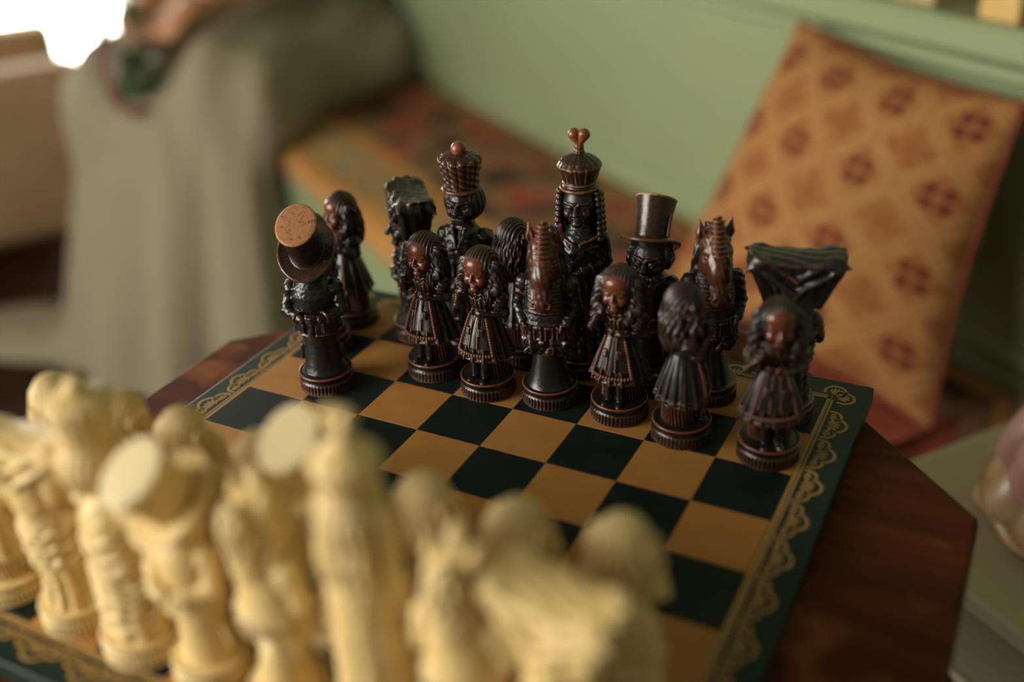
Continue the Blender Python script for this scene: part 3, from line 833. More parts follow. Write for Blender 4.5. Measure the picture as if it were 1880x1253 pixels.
    # left arm: folded across the waist
    v.add(v.cap((12.5, 1, 69), (16, 0, 60.5), 3.9, 3.3), 0.8)
    v.add(v.cap((16, 0, 60.5), (6.5, -10.5, 62.5), 2.9, 2.0), 0.7)
    v.add(v.tor((8.0, -9.2, 62.2), 2.3, 0.75, rotm(0, 90, -40)), 0.3)
    v.add(v.ell((5.0, -11.4, 63), (2.5, 2.0, 2.2)), 0.6)
    fingers(v, (3.8, -12.0, 63.2), (-1, -0.1, 0.25), (0.1, 0, 1), 4, 4.4, 0.85, 1.4)
    r = (np.abs(v.X) > 9) & (v.Z > 62)
    v.disp(np.where(r, 0.3 * np.sin(v.Z * 2.0 + v.X * 1.2), 0.0).astype(np.float32))
    v.disp(0.42 * v.noise(1.35, 2.0))
    P.append(('bodice', v.mesh('girl_bodice'), 'body', None, None))
    # head
    v = SD((-13, -17, 72), (13, 12, 104), 0.36)
    v.add(v.ell((0, -0.8, 88), (9.8, 9.8, 12)))
    v.add(v.ell((0, -4.5, 93.2), (8.2, 6.6, 6.4)), 2)
    features(v, (0, -1.2, 86.5), 0.98, 0.75, 0.7)
    P.append(('head', v.mesh('girl_head'), 'face', None, 'rubbed red-brown face'))
    v = SD((-19, -17, 56), (19, 19, 106), 0.42)
    v.add(v.ell((0, 1.2, 90), (11.7, 11.8, 13.3)))
    v.sub(v.ell((0, -13.6, 84.5), (8.6, 9.4, 12.2)), 0.8)
    top = np.clip((v.Z - 88) / 6, 0, 1)
    v.disp(0.34 * top * np.sin(v.X * 3.3 / (1 + 0.02 * np.abs(v.Y))))
    w = SD((-19, -17, 56), (19, 19, 106), 0.42)
    w.add(w.ell((0, 7.5, 77), (13.2, 7.2, 17.5)))
    for q in (-1, 1):
        w.add(w.cap((10.6*q, -1, 92), (12.4*q, -3.5, 78), 3.6, 4.0), 2)
        w.add(w.cap((12.0*q, -3.5, 79), (8.4*q, -7.5, 71), 3.6, 2.2), 1.5)
        w.add(w.cap((10*q, 4, 90), (12.6*q, 6, 70), 4.2, 2.8), 2)
    t = np.arctan2(w.X, w.Y + 3)
    w.disp(0.62 * np.sin(21 * t + 1.9 * np.sin(0.42 * w.Z + 2 * t)) + 0.38 * np.sin(47 * t + 1.6 * np.sin(0.5 * w.Z)))
    v.add(w.d, 0.5)
    P.append(('hair', v.mesh('girl_hair'), 'hair', None, None))
    return P
FIG['girl'] = girl()

# --- knight: unicorn-headed figure in slashed breeches on a bell pedestal
def unicorn():
    P = [('base', BASE, 'base', None, None)]
    bell = lathe('unicorn_pedestal', [(a * .001, b * .001) for a, b in [(16.6, 10.6), (16.2, 11.6), (15.0, 13.0), (13.6, 16), (12.2, 21), (10.6, 28), (9.4, 35), (8.8, 42), (5, 44)]], 72)
    P.append(('pedestal', bell, 'body', None, None))
    v = SD((-20, -18, 32), (20, 18, 62), 0.5)
    v.add(v.ell((0, 0, 53), (15, 12.5, 8)))
    for q in (-1, 1):
        v.add(v.ell((7*q, -1.5, 45), (9.4, 11.4, 10.5), rotm(0, 8*q)), 1.0)
        t = np.arctan2(v.X - 7*q, -(v.Y + 1.5))
        v.disp(np.where(v.X*q > 0, 0.9 * np.sin(9 * t + 0.5*np.sin(v.Z*.4)), 0).astype(np.float32))
        v.add(v.tor((7*q, -1.5, 38), 6.6, 1.3, rotm(0, 8*q), 1.1, w=lambda a: 0.5*np.sin(9*a)), 0.5)
        for i in range(4):
            v.add(v.ell((7*q + 6*math.cos(1.2*i - 2.4), -11.9 + i % 2, 41 + 3*i), (1.7, 1.2, 2.6), rotm(0, 35*(-1)**i)), 0.4)
    v.disp(0.55 * v.noise(0.8, 1.0))
    P.append(('breeches', v.mesh('unicorn_breeches'), 'body', None, None))
    # doublet with ribbed chest, tabbed belt and arms
    v = SD((-24, -20, 46), (24, 18, 98), 0.5)
    v.add(v.rev([(14.0, 50), (16.4, 54), (16.6, 58), (14.9, 66), (14.2, 78), (12.5, 86), (9, 93), (7, 97)], (0, 0), 0.84))
    rib = (np.abs(v.X) < 10) & (v.Y < 0) & (v.Z > 67) & (v.Z < 90)
    v.disp(np.where(rib, 0.45 * np.sin(v.Z * 2.5), 0).astype(np.float32))
    v.add(v.tor((0, 0, 60.0), 16.0, 0.9, None, 0.85), 0.3)
    for i in range(14):
        a = 2 * math.pi * (i + 0.5) / 14
        v.add(v.box((16.2*math.sin(a), -14.0*math.cos(a), 54.5), (2.9, 1.1, 4.6), 0.7, rotm(0, 0, math.degrees(a))), 0.25)
        v.sub(v.box((16.8*math.sin(a), -14.8*math.cos(a), 53.6), (1.7, 0.7, 3.2), 0.5, rotm(0, 0, math.degrees(a))), 0.2)
    for q in (-1, 1):
        v.add(v.ell((14.6*q, 0.5, 82), (5.6, 6.0, 6.0)), 0.8)
        v.add(v.tor((15.2*q, 0.5, 78), 4.6, 1.1, rotm(0, -12*q), 1, w=lambda a: 0.5*np.sin(8*a)), 0.4)
        v.add(v.cap((15.6*q, 0.5, 80), (18.6*q, 0, 67), 4.4, 4.0), 0.8)
        v.add(v.cap((18.6*q, 0, 67), (14.2*q, -9.5, 60), 3.8, 2.8), 0.8)
        v.add(v.tor((15.0*q, -8.0, 61.2), 3.0, 0.9, rotm(40, 50*q)), 0.3)
        fingers(v, (13*q, -11.6, 58.8), (-0.8*q, -0.5, -0.6), (0, -0.5, 0.8), 4, 3.8, 0.9, 1.4)
    for i in range(5):
        v.add(v.ell((-4.0, -11.6 - 0.25*i, 86 - 3.2*i), (0.95, 0.95, 0.95)), 0.15)
        v.add(v.ell((4.0, -11.6 - 0.25*i, 86 - 3.2*i), (0.95, 0.95, 0.95)), 0.15)
    sl = (np.abs(v.X) > 12) & (v.Z > 64)
    v.disp(np.where(sl, 0.24 * np.sin(v.Z * 1.1 + v.Y * 1.0 + 1.5*np.sin(v.X*.4)), 0).astype(np.float32) + 0.25 * v.noise(0.9, 3.0))
    P.append(('doublet', v.mesh('unicorn_doublet'), 'body', None, None))
    # horse head, nose hanging to the chest
    v = SD((-14, -24, 66), (14, 16, 120), 0.42)
    v.add(v.cap((0, 4, 84), (0, 2, 106), 10.5, 8.6))
    v.add(v.cap((0, -1, 108), (0, -12, 92), 9.0, 7.0), 3)
    v.add(v.cap((0, -10, 96), (0, -16.5, 78), 6.9, 5.2), 2.5)
    v.add(v.ell((0, -16.8, 76), (6.0, 4.8, 5.0)), 2)
    v.add(v.ell((0, -13.0, 73.0), (4.4, 4.4, 3.0)), 1.2)
    v.sub(v.cap((-6, -15.5, 72.8), (6, -15.5, 72.8), 0.55), 0.4)
    for q in (-1, 1):
        v.add(v.ell((6.5*q, -3, 94), (3.6, 6.5, 8.5)), 2)                       # cheek
        v.add(v.cap((2.2*q, -12.5, 101), (3.0*q, -19.4, 82), 0.95), 0.8)        # ridge down the nose
        v.add(v.cap((6.2*q, -9, 98), (5.2*q, -17.5, 80), 0.8), 0.7)
        v.add(v.cap((2.5*q, -9.5, 107), (8.0*q, -5.5, 104), 1.5, 1.1), 0.7)     # brow
        v.sub(v.ell((7.0*q, -8.0, 101.4), (2.0, 2.6, 1.9)), 0.6)
        v.add(v.ell((6.6*q, -7.6, 101.4), (1.6, 1.8, 1.35)), 0.25)
        v.sub(v.ell((4.2*q, -20.4, 77.2), (1.3, 1.8, 1.7)), 0.5)                # nostril
        v.add(v.tor((4.2*q, -20.0, 77.2), 1.9, 0.55, rotm(75, 0, 20*q)), 0.4)
    v.disp(0.26 * v.noise(0.5, 5.0) + 0.12 * np.sin(v.X * 2.0 + 0.5 * v.Z))
    P.append(('head', v.mesh('unicorn_head'), 'horse', None, 'rubbed red-brown horse head'))
    v = SD((-14, -8, 104), (14, 10, 126), 0.38)
    for q in (-1, 1):
        v.add(v.cap((6.6*q, 1.5, 108), (8.6*q, 0.5, 114), 3.0, 3.3))
        v.add(v.cap((8.6*q, 0.5, 114), (9.8*q, 0.5, 122.5), 3.2, 0.5), 1)
        v.sub(v.cap((8.8*q, -3.4, 111), (9.8*q, -1.8, 120.5), 2.0, 0.5), 0.4)
    P.append(('ears', v.mesh('unicorn_ears'), 'horse', None, None))
    # spiral horn
    v = SD((-8, -22, 98), (8, 8, 130), 0.36)
    x, y, z = v.loc((0, -9.5, 101), rotm(-14))
    r = np.interp(z, [-2, 0, 22, 25.2], [5.4, 5.2, 3.9, 1.8]).astype(np.float32)
    r = r + 0.55 * np.sin(2.1 * z + np.arctan2(y, x))
    v.add(np.maximum((np.sqrt(x*x + y*y) - r) * 0.8, np.maximum(-2 - z, z - 25.4)))
    P.append(('horn', v.mesh('unicorn_horn'), 'horse', None, None))
    # mane
    v = SD((-15, -8, 72), (15, 20, 120), 0.5)
    v.add(v.ell((0, 8, 96), (8.5, 7, 21), rotm(-8)))
    for q in (-1, 1): v.add(v.cap((7*q, 3, 108), (11*q, 3, 82), 3.4, 3.0), 1.5)
    t = np.arctan2(v.X, v.Y + 2)
    v.disp(0.75 * np.sin(17 * t + 2.2 * np.sin(0.33 * v.Z)) + 0.3 * np.sin(39 * t))
    P.append(('mane', v.mesh('unicorn_mane'), 'hair', None, None))
    return P
FIG['unicorn'] = unicorn()

# --- bishop: stout gentleman in a tall hat tipped back, hands clasped behind his coat
def gentleman():
    P = [('base', BASE, 'base', None, None)]
    v = SD((-19, -19, 10), (19, 19, 50), 0.55)
    v.add(v.rev([(16.0, 10.5), (14.8, 12.5), (13.2, 17), (12.2, 24), (11.6, 34), (12.0, 49)], (0, 0), 0.9))
    v.sub(v.cap((0, -14.5, 12), (0, -13.2, 49), 1.3), 1.4); v.sub(v.cap((0, 14.5, 18), (0, 13, 49), 0.9), 1.2)
    for q in (-1, 1):
        v.add(v.ell((6*q, -13.6, 12.6), (4.2, 4.8, 2.8), rotm(0, 0, 12*q)), 0.7)
        v.add(v.cap((13.6*q, 0, 24), (13.0*q, 1, 31), 1.7, 1.4), 0.5)
        v.add(v.ell((14.2*q, 0, 22), (1.6, 1.6, 2.4)), 0.4)
    v.disp(0.12 * v.noise(0.6))
    P.append(('trousers', v.mesh('gentleman_trousers'), 'body', None, None))
    v = SD((-23, -20, 40), (23, 23, 86), 0.48)
    def hem(a, z): return 1.0 * np.clip((50 - z) / 8, 0, 1) * np.sin(6 * a)
    v.add(v.rev([(15.6, 43), (15.2, 47), (14.2, 54), (14.6, 62), (15.2, 70), (13.6, 76), (9.5, 81), (7, 85)], (0, 0), 0.88, f=hem))
    v.add(v.tor((0, 0, 44), 15.3, 0.8, None, 0.88), 0.3)
    v.sub(v.box((0, -14, 58), (2.2, 4, 17), 0.8), 0.6)
    v.sub(v.box((0, 14.5, 48), (0.7, 4, 8), 0.4), 0.4)
    for q in (-1, 1):
        v.add(v.box((9.0*q, 10.6, 50), (4.4, 1.6, 3.8), 0.8, rotm(0, 0, -40*q)), 0.25)
        v.add(v.box((9.0*q, -10.8, 52), (4.0, 1.6, 2.6), 0.8, rotm(0, 0, 40*q)), 0.25)
        v.add(v.box((4.2*q, -12.0, 70), (2.4, 1.2, 8), 0.8, rotm(-12, 14*q, 12*q)), 0.3)
        v.add(v.ell((14.0*q, 0.5, 73.5), (5.6, 6.2, 6.0)), 0.9)
        v.add(v.cap((15.2*q, 0.5, 72), (18.2*q, 5.5, 59.5), 4.6, 4.0), 0.8)
        v.add(v.cap((18.2*q, 5.5, 59.5), (6.0*q, 15.6, 57.5), 3.9, 3.1), 0.8)
        v.add(v.tor((8.6*q, 13.6, 57.8), 3.4, 1.0, rotm(0, 90, -48*q)), 0.3)
    v.add(v.ell((0, 16.4, 57.6), (4.0, 2.8, 3.4)), 0.6)
    fingers(v, (2.4, 18.4, 57.8), (-1, 0.1, -0.1), (0, 0.15, 1), 4, 5.4, 0.95, 1.6)
    v.add(v.cap((-2.5, 18.0, 60.8), (2.4, 18.4, 61.8), 1.0, 0.8), 0.3)
    sl = (np.abs(v.X) > 11) & (v.Z > 56)
    v.disp(np.where(sl, 0.22 * np.sin(v.Z * 1.0 - v.Y * 0.9 + 1.5*np.sin(v.X*.4)), 0).astype(np.float32) + 0.2 * v.noise(0.8, 4.0))
    P.append(('coat', v.mesh('gentleman_coat'), 'body', None, None))
    # bow tie
    v = SD((-10, -18, 76), (10, -6, 86), 0.4)
    for q in (-1, 1): v.add(v.ell((4.2*q, -12.2, 80.5), (3.6, 2.2, 2.6), rotm(0, 12*q)), 0.2)
    v.add(v.ell((0, -12.8, 80.5), (1.5, 1.8, 1.6)), 0.2); v.disp(0.3*np.sin(v.X*2.2))
    P.append(('bow_tie', v.mesh('gentleman_bow_tie'), 'body', 'coat', None))
    v = SD((-17, -20, 76), (17, 16, 106), 0.42)
    v.add(v.ell((0, 0, 91), (12.5, 11.8, 13)))
    features(v, (0, -1.6, 90), 1.18, 1.5, 1.35, True, 0.8)
    for q in (-1, 1):
        for i in range(3): v.add(v.tor((4.2*q, -11.4 + i*0.4, 91.2), 2.9 + 0.9*i, 0.4, rotm(82, 0, 16*q)), 0.3)
        for i in range(5): v.add(v.ell((12.2*q, -1 + 2.2*i, 88 + (i % 2)*3), (2.4, 2.2, 4.2), rotm(0, 10*q)), 0.5)
        v.add(v.ell((4.3*q, -11.6, 90.6), (2.5, 2.3, 2.1)), 0.3)
        v.sub(v.ell((4.3*q, -13.8, 90.4), (0.8, 0.8, 0.8)), 0.2)
    v.disp(0.2 * v.noise(0.9, 7.0))
    P.append(('head', v.mesh('gentleman_head'), 'hair', None, None))
    # hat, axis tipped back (towards +Y) by 25 degrees
    T = 32
    OV = 1.24
    c3 = (0, 0.5, 99.0)
    R = rotm(-T)
    v = SD((-22, -26, 82), (22, 36, 136), 0.5)
    x, y, z = v.loc(c3, R)
    def brim(a): return 1.6 * np.cos(2 * a)
    q = np.sqrt(x**2 + (y/OV)**2)
    zz = z - (1.7 * (x / 19)**2 * 2.0 - 0.6)
    d = np.sqrt(np.maximum(q - 17.2, 0)**2 + zz**2) - 1.25
    v.add(d)
    v.add(v.tor(c3, 17.9, 1.05, R, OV, w=lambda a: -(1.7 * 2.0 * np.cos(a)**2 - 0.6)), 0.8)
    cr = np.interp(z, [0, 3, 10, 20, 29], [11.6, 10.6, 10.6, 11.5, 12.8]).astype(np.float32)
    v.add(np.maximum((q - cr) * 0.9, np.maximum(-2 - z, z - 29)), 0.9)
    v.add(v.box(tuple(Vector(c3) + Matrix(R) @ Vector((11.4, -3.5, 12))), (0.9, 2.2, 7), 0.4, R), 0.2)
    hat = v.mesh('gentleman_hat')
    P.append(('hat', hat, 'hat', None, None))
    bm = bmesh.new()
    prof = [(0, 0.9), (7.4, 0.8), (11.2, 0.55), (12.5, 0.5), (13.0, 0.0), (12.8, -0.6), (12.0, -0.9)]
    V = []; F = []; n = 56
    for (r, z) in prof[1:]:
        for j in range(n):
            a = 2 * math.pi * j / n
            p = Vector(c3) + Matrix(R) @ Vector((r * math.cos(a), OV * r * math.sin(a), 28.9 + z))
            V.append(p * 0.001)
    for i in range(len(prof) - 2):
        for j in range(n): F.append((i*n + j, (i+1)*n + j, (i+1)*n + (j+1) % n, i*n + (j+1) % n))
    F.append(tuple(range(n)))
    bm.free()
    P.append(('hat_top', pd('gentleman_hat_top', V, F, True), 'hat_top', 'hat', 'worn light brown crown top'))
    return P
FIG['gentleman'] = gentleman()

# --- king and queen
def robe(v, sh, zt, folds=11):
    def fo(a, z): return 0.9 * np.clip((zt - z) / zt, 0, 1) * np.sin(folds * a + 0.5 * np.sin(0.12 * z))
    v.add(v.rev([(19.0, 10.6), (18.4, 13), (17.6, 22), (16.8, 36), (16.2, 50), (16.0, 64), (15.6, zt - 10), (13.2, zt - 3), (8, zt + 4), (6.5, zt + 9)], (0, 0), 0.9, f=fo))
def king():
    P = [('base', WIDE, 'base', None, None)]
    v = SD((-24, -19, 10), (24, 19, 102), 0.62)
    robe(v, 15, 88)
    for q in (-1, 1):
        v.add(v.ell((14.2*q, 0.5, 84), (6.0, 7, 6)), 1)
        v.add(v.cap((15.6*q, 0.5, 82), (18.6*q, -2, 68), 4.6, 4.2), 1)
        v.add(v.cap((18.6*q, -2, 68), (8*q, -12.5, 66), 4.0, 3.0), 1)
        v.add(v.tor((10.5*q, -10.4, 66.5), 3.6, 1.1, rotm(0, 80, 45*q)), 0.3)
        fingers(v, (6.5*q, -14, 66), (-1*q, -0.1, 0.1), (0, 0, 1), 4, 5, 1.0, 1.7)
        v.add(v.box((5.5*q, -12, 86), (4.0, 1.2, 8), 0.8, rotm(-16, 22*q, 14*q)), 0.3)
        v.add(v.cap((4*q, -14.6, 62), (6*q, -17.0, 14), 1.0), 0.5)
    for i in range(7): v.add(v.tor((0, 0.8, 22 + 8.5*i), 16.8 - 0.25*i, 1.6, rotm(-10 + 3*(i % 3), 7*(-1)**i), 0.9, w=lambda a: 1.2*np.sin(5*a + i)), 1.2)
    v.disp(0.7 * v.noise(0.42, 2.0) + 0.25 * v.noise(1.2, 1.0))
    P.append(('robe', v.mesh('king_robe'), 'body', None, None))
    v = SD((-16, -20, 88), (16, 16, 122), 0.42)
    v.add(v.ell((0, 0, 107), (10.5, 10.6, 13)))
    v.add(v.cap((0, 1, 90), (0, 0, 100), 6.5, 6), 2)
    features(v, (0, -0.8, 107), 1.12, 1.35, 1.5, False, 0.6)
    v.add(v.box((0, -11.6, 98.6), (3.8, 2.0, 2.6), 0.9), 0.5)                  # square moustache
    for q in (-1, 1):
        v.add(v.tor((4.1*q, -10.4, 108.1), 3.2, 0.55, rotm(84, 0, 14*q)), 0.2)
    v.disp(0.15 * v.noise(0.9, 2.0))
    P.append(('head', v.mesh('king_head'), 'hair', None, None))
    v = SD((-18, -14, 90), (18, 20, 124), 0.5)
    v.add(v.ell((0, 4.2, 108), (14.2, 12.6, 14.2)))
    v.sub(v.ell((0, -14, 104), (11.0, 13.5, 16)), 0.8)
    t = np.arctan2(v.X, v.Y)
    v.disp(0.5 * np.sin(22 * t + 0.8 * np.sin(v.Z * 0.5)))
    P.append(('hair', v.mesh('king_hair'), 'hair', None, None))
    v = SD((-18, -18, 114), (18, 18, 148), 0.45)
    R = rotm(0, 0, 0)
    def rb(a, z): return 0.9 * np.abs(np.sin(7 * a)) ** 0.5 * np.clip((z - 119) / 3, 0, 1) - 0.3 * np.sin(z * 1.4 + 9 * a)
    v.add(v.rev([(11.6, 116), (11.3, 119), (11.0, 122), (11.8, 128), (13.4, 135), (13.9, 138.2), (12.2, 140.4), (8, 142.2), (3, 142.8)], (0, 0.5), 1.0, f=rb))
    v.add(v.tor((0, 0.5, 118.2), 12.2, 1.5), 0.4)
    for i in range(14):
        a = 2 * math.pi * i / 14
        v.add(v.ell((13.2*math.sin(a), 0.5 - 13.2*math.cos(a), 138.4), (1.9, 1.9, 1.8)), 0.4)
        v.add(v.cap((12.6*math.sin(a), 0.5 - 12.6*math.cos(a), 139.5), (3*math.sin(a), 0.5 - 3*math.cos(a), 143), 0.9), 0.3)
    P.append(('crown', v.mesh('king_crown'), 'crown', None, None))
    v = SD((-8, -8, 138), (8, 8, 152), 0.4); v.add(v.ell((0, 0, 145.4), (5.2, 5.2, 5.2)))
    P.append(('crown_ball', v.mesh('king_ball'), 'ball', 'crown', 'rubbed brown ball'))
    return P
FIG['king'] = king()
def queen():
    P = [('base', WIDE, 'base', None, None)]
    v = SD((-24, -20, 10), (24, 20, 116), 0.62)
    robe(v, 15, 100, 13)
    for q in (-1, 1):
        v.add(v.ell((13.4*q, 0.5, 96), (5.6, 6.6, 6)), 1)
        v.add(v.cap((14.6*q, 0.5, 94), (16.6*q, -2, 81), 4.6, 4.2), 1)
        v.add(v.cap((16.6*q, -2, 81), (5*q, -14.2, 78), 4.0, 2.8), 1)
        v.add(v.tor((8.4*q, -11.6, 79), 3.4, 1.1, rotm(0, 80, 45*q)), 0.3)
        fingers(v, (3.4*q, -15.5, 77), (-0.35*q, -0.1, -1), (1, 0, 0), 4, 5.4, 1.0, 1.6)
        v.add(v.cap((5*q, -14.4, 74), (8*q, -16.4, 14), 1.3), 0.5)
        for i in range(3): v.add(v.cap((12*q, -9 + i, 100 - 6*i), (2*q, -13.4, 96 - 6*i), 1.0), 0.5)
    for i in range(3): v.add(v.tor((0, 0, 104 - 2.2*i), 6.5 + 1.6*i, 1.0, rotm(10), 0.95, w=lambda a: 0.6*np.sin(12*a)), 0.4)
    v.disp(0.6 * v.noise(0.42, 6.0) + 0.25 * v.noise(1.2, 3.0))
    P.append(('robe', v.mesh('queen_robe'), 'body', None, None))
    v = SD((-14, -18, 102), (14, 14, 136), 0.4)
    v.add(v.ell((0, -1.0, 120.0), (10.8, 10.6, 13)))
    v.add(v.cap((0, 1, 102), (0, 0, 112), 6, 6), 2)
    features(v, (0, -2.2, 119.0), 1.12, 1.2, 1.1, True, 0.4)
    P.append(('head', v.mesh('queen_head'), 'hair', None, None))
    v = SD((-19, -16, 82), (19, 19, 134), 0.48)
    v.add(v.ell((0, 4, 119), (12.6, 11, 13.5)))
    v.sub(v.ell((0, -13.5, 118), (11.2, 14.0, 17)), 0.6)
    v.add(v.ell((0, 8, 104), (13.5, 7, 19)), 2)
    for q in (-1, 1):
        for j in range(9):
            v.add(v.ell((12.0*q + 0.25*j*q, -2.6 - 0.15*j, 128 - 3.9*j), (2.7, 3.2, 2.4), rotm(0, 16*q)), 0.3)
            v.add(v.ell((12.2*q + 0.3*j*q, 2.0, 126 - 3.9*j), (3.0, 3.4, 2.4), rotm(0, 16*q)), 0.3)
    t = np.arctan2(v.X, v.Y)
    v.disp(np.where(v.Y > 4, 0.6 * np.sin(20 * t + np.sin(v.Z * 0.4)), 0).astype(np.float32))
    P.append(('wig', v.mesh('queen_wig'), 'hair', None, None))
    v = SD((-18, -18, 127), (18, 18, 160), 0.45)
    def rb(a, z): return 1.0 * np.abs(np.sin(6 * a)) ** 0.6 * np.clip((z - 133) / 4, 0, 1)
    v.add(v.rev([(11.4, 129), (11.0, 131.5), (9.6, 134), (10.4, 138), (12.6, 143.5), (13.2, 145), (11.0, 148.2), (6.0, 151), (2.6, 152.5), (2.0, 154.5), (2.0, 158)], f=rb))
    v.add(v.tor((0, 0, 130.6), 11.8, 1.1), 0.4); v.add(v.tor((0, 0, 134.0), 10.2, 0.9), 0.4)
    v.add(v.tor((0, 0, 154.2), 2.5, 0.8), 0.3); v.add(v.tor((0, 0, 156.4), 2.1, 0.6), 0.3)
    for i in range(12):
        a = 2 * math.pi * i / 12
        v.add(v.cap((13.4*math.sin(a), -13.4*math.cos(a), 145.2), (10.4*math.sin(a), -10.4*math.cos(a), 136), 0.7), 0.3)
        v.add(v.cap((13.4*math.sin(a), -13.4*math.cos(a), 145.2), (3*math.sin(a), -3*math.cos(a), 152), 0.75), 0.3)
    P.append(('crown', v.mesh('queen_crown'), 'crown', None, None))
    v = SD((-10, -7, 153), (10, 7, 172), 0.36)
    for q in (-1, 1): v.add(v.cap((3.1*q, 0, 164.2), (0.4*q, 0, 158.6), 3.9, 2.0), 0.25)
    P.append(('heart_finial', v.mesh('queen_heart'), 'ball', 'crown', 'rubbed brown heart'))
    return P
FIG['queen'] = queen()

# --- rook: lady under a wide horned headdress hung with cloth
def lady():
    P = [('base', BASE, 'base', None, None)]
    v = SD((-22, -19, 10), (22, 19, 84), 0.55)
    def fo(a, z): return 1.1 * np.clip((60 - z) / 50, 0, 1) * np.sin(12 * a + 0.5*np.sin(0.2*z))
    v.add(v.rev([(16, 10.6), (14.6, 13), (12.6, 24), (12.2, 36), (13.6, 50), (14.6, 62), (13.0, 70), (9, 76), (7.5, 83)], (0, 0), 0.9, f=fo))
    for i in range(6):
        v.add(v.tor((0, 0, 38 + 4.6*i), 13.4 + 0.5*i - 0.25*max(0, i-3)**2, 1.5, rotm(8 * (-1)**i, 6), 0.9, w=lambda a: 0.8*np.sin(10*a + 1)), 0.8)
    for q in (-1, 1):
        v.add(v.ell((12.6*q, 0, 66), (5.4, 6.2, 6)), 1)
        v.add(v.cap((14*q, 0, 65), (17*q, -3, 53), 4.5, 4.0), 1)
        v.add(v.cap((17*q, -3, 53), (6*q, -13.6, 51), 3.8, 2.8), 1)
        fingers(v, (5*q, -15, 51), (-1*q, -0.1, 0.1), (0, 0, 1), 4, 4.8, 1.0, 1.6)
    v.disp(0.4 * v.noise(0.6, 9.0) + 0.22 * v.noise(1.2, 2.0))
    P.append(('gown', v.mesh('lady_gown'), 'body', None, None))
    v = SD((-16, -20, 68), (16, 16, 104), 0.45)
    v.add(v.ell((0, 0, 86), (12.6, 11.8, 13.5)))
    v.add(v.cap((0, 1, 68), (0, 0, 78), 7, 7), 2)
    features(v, (0, -1.5, 85), 1.2, 1.35, 1.2, True, 0.8)
    P.append(('head', v.mesh('lady_head'), 'hair', None, None))
    # headdress: cloth hung over a wide bar, its corners drawn out to points
    v = SD((-36, -22, 62), (36, 24, 120), 0.55)
    Y0 = v.Y - 2.0
    top = 109.5 + 2.6 * (v.X / 26) ** 2 - 0.012 * Y0 ** 2
    k = np.clip((108 - v.Z) / 26, 0, 1.6)
    rx = 27.0 - 12.5 * k ** 1.25; ry = 13.5 - 3.2 * k
    a_ = np.arctan2(v.X / 27, -Y0 / 13.5)
    fold = 1 + 0.075 * k * np.sin(22 * a_ + 0.6 * np.sin(4 * a_))
    nn = ((np.abs(v.X) / rx) ** 3.2 + (np.abs(Y0) / ry) ** 3.2) ** (1 / 3.2)
    d = np.maximum((nn - fold) * ry * 0.75, np.maximum((v.Z - top) * 0.9, 80 + 5 * np.sin(7 * a_) - v.Z))
    v.add(d.astype(np.float32))
    for q in (-1, 1):
        for p in (-1, 1):
            v.add(v.cap((20*q, 2 + 9*p, 107), (29*q, 2 + 12.5*p, 104.5 - 2*(q*p)), 4.2, 1.1), 3)
            v.add(v.cap((24*q, 2 + 12.5*p, 105.5), (0, 2 + 13.6*p, 89), 1.3, 1.9), 1.6)   # hanging swag
            v.add(v.cap((17*q, 2 + 12.5*p, 108), (0, 2 + 13.6*p, 98), 0.9, 1.4), 1.4)
            v.add(v.cap((23*q, 2 + 8*p, 104), (14*q, 2 + 7*p, 80), 4.0, 2.4), 2.5)
        v.add(v.cap((24*q, 2, 105), (15*q, 3, 79), 4.2, 2.6), 2.5)
    v.sub(v.ell((0, -14.5, 80), (10.0, 11, 10.0)), 1.0)
    v.add(v.ell((0, 9, 80), (11.0, 5.5, 14)), 3)
    v.disp(0.22 * np.sin(0.25 * v.X + 0.9 * v.Y + 0.8 * np.sin(v.X * 0.2)) + 0.35 * v.noise(0.3, 2.0))
    P.append(('headdress', v.mesh('lady_headdress'), 'drape', None, None))
    v = SD((-22, -20, 68), (22, 20, 82), 0.45)
    for i in range(2): v.add(v.tor((0, 0, 75 - 3*i), 9.4 + 2.2*i, 1.3, rotm(6), 0.95, w=lambda a: 1.0*np.sin(14*a)), 0.3)
    P.append(('collar', v.mesh('lady_collar'), 'body', None, None))
    return P
FIG['lady'] = lady()

PIECE = {'girl': 'girl_chess_piece', 'unicorn': 'unicorn_chess_piece', 'gentleman': 'top_hat_chess_piece', 'king': 'king_chess_piece', 'queen': 'queen_chess_piece', 'lady': 'lady_chess_piece'}
SQ = 0.045
def place(kind, u, v, yaw, dark, label, group, lean=(0, 0)):
    M = DK if dark else LT
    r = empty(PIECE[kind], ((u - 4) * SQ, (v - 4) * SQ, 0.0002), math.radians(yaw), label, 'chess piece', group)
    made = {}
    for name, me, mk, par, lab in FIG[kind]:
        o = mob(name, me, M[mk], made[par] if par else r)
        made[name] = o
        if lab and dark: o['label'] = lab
    return r
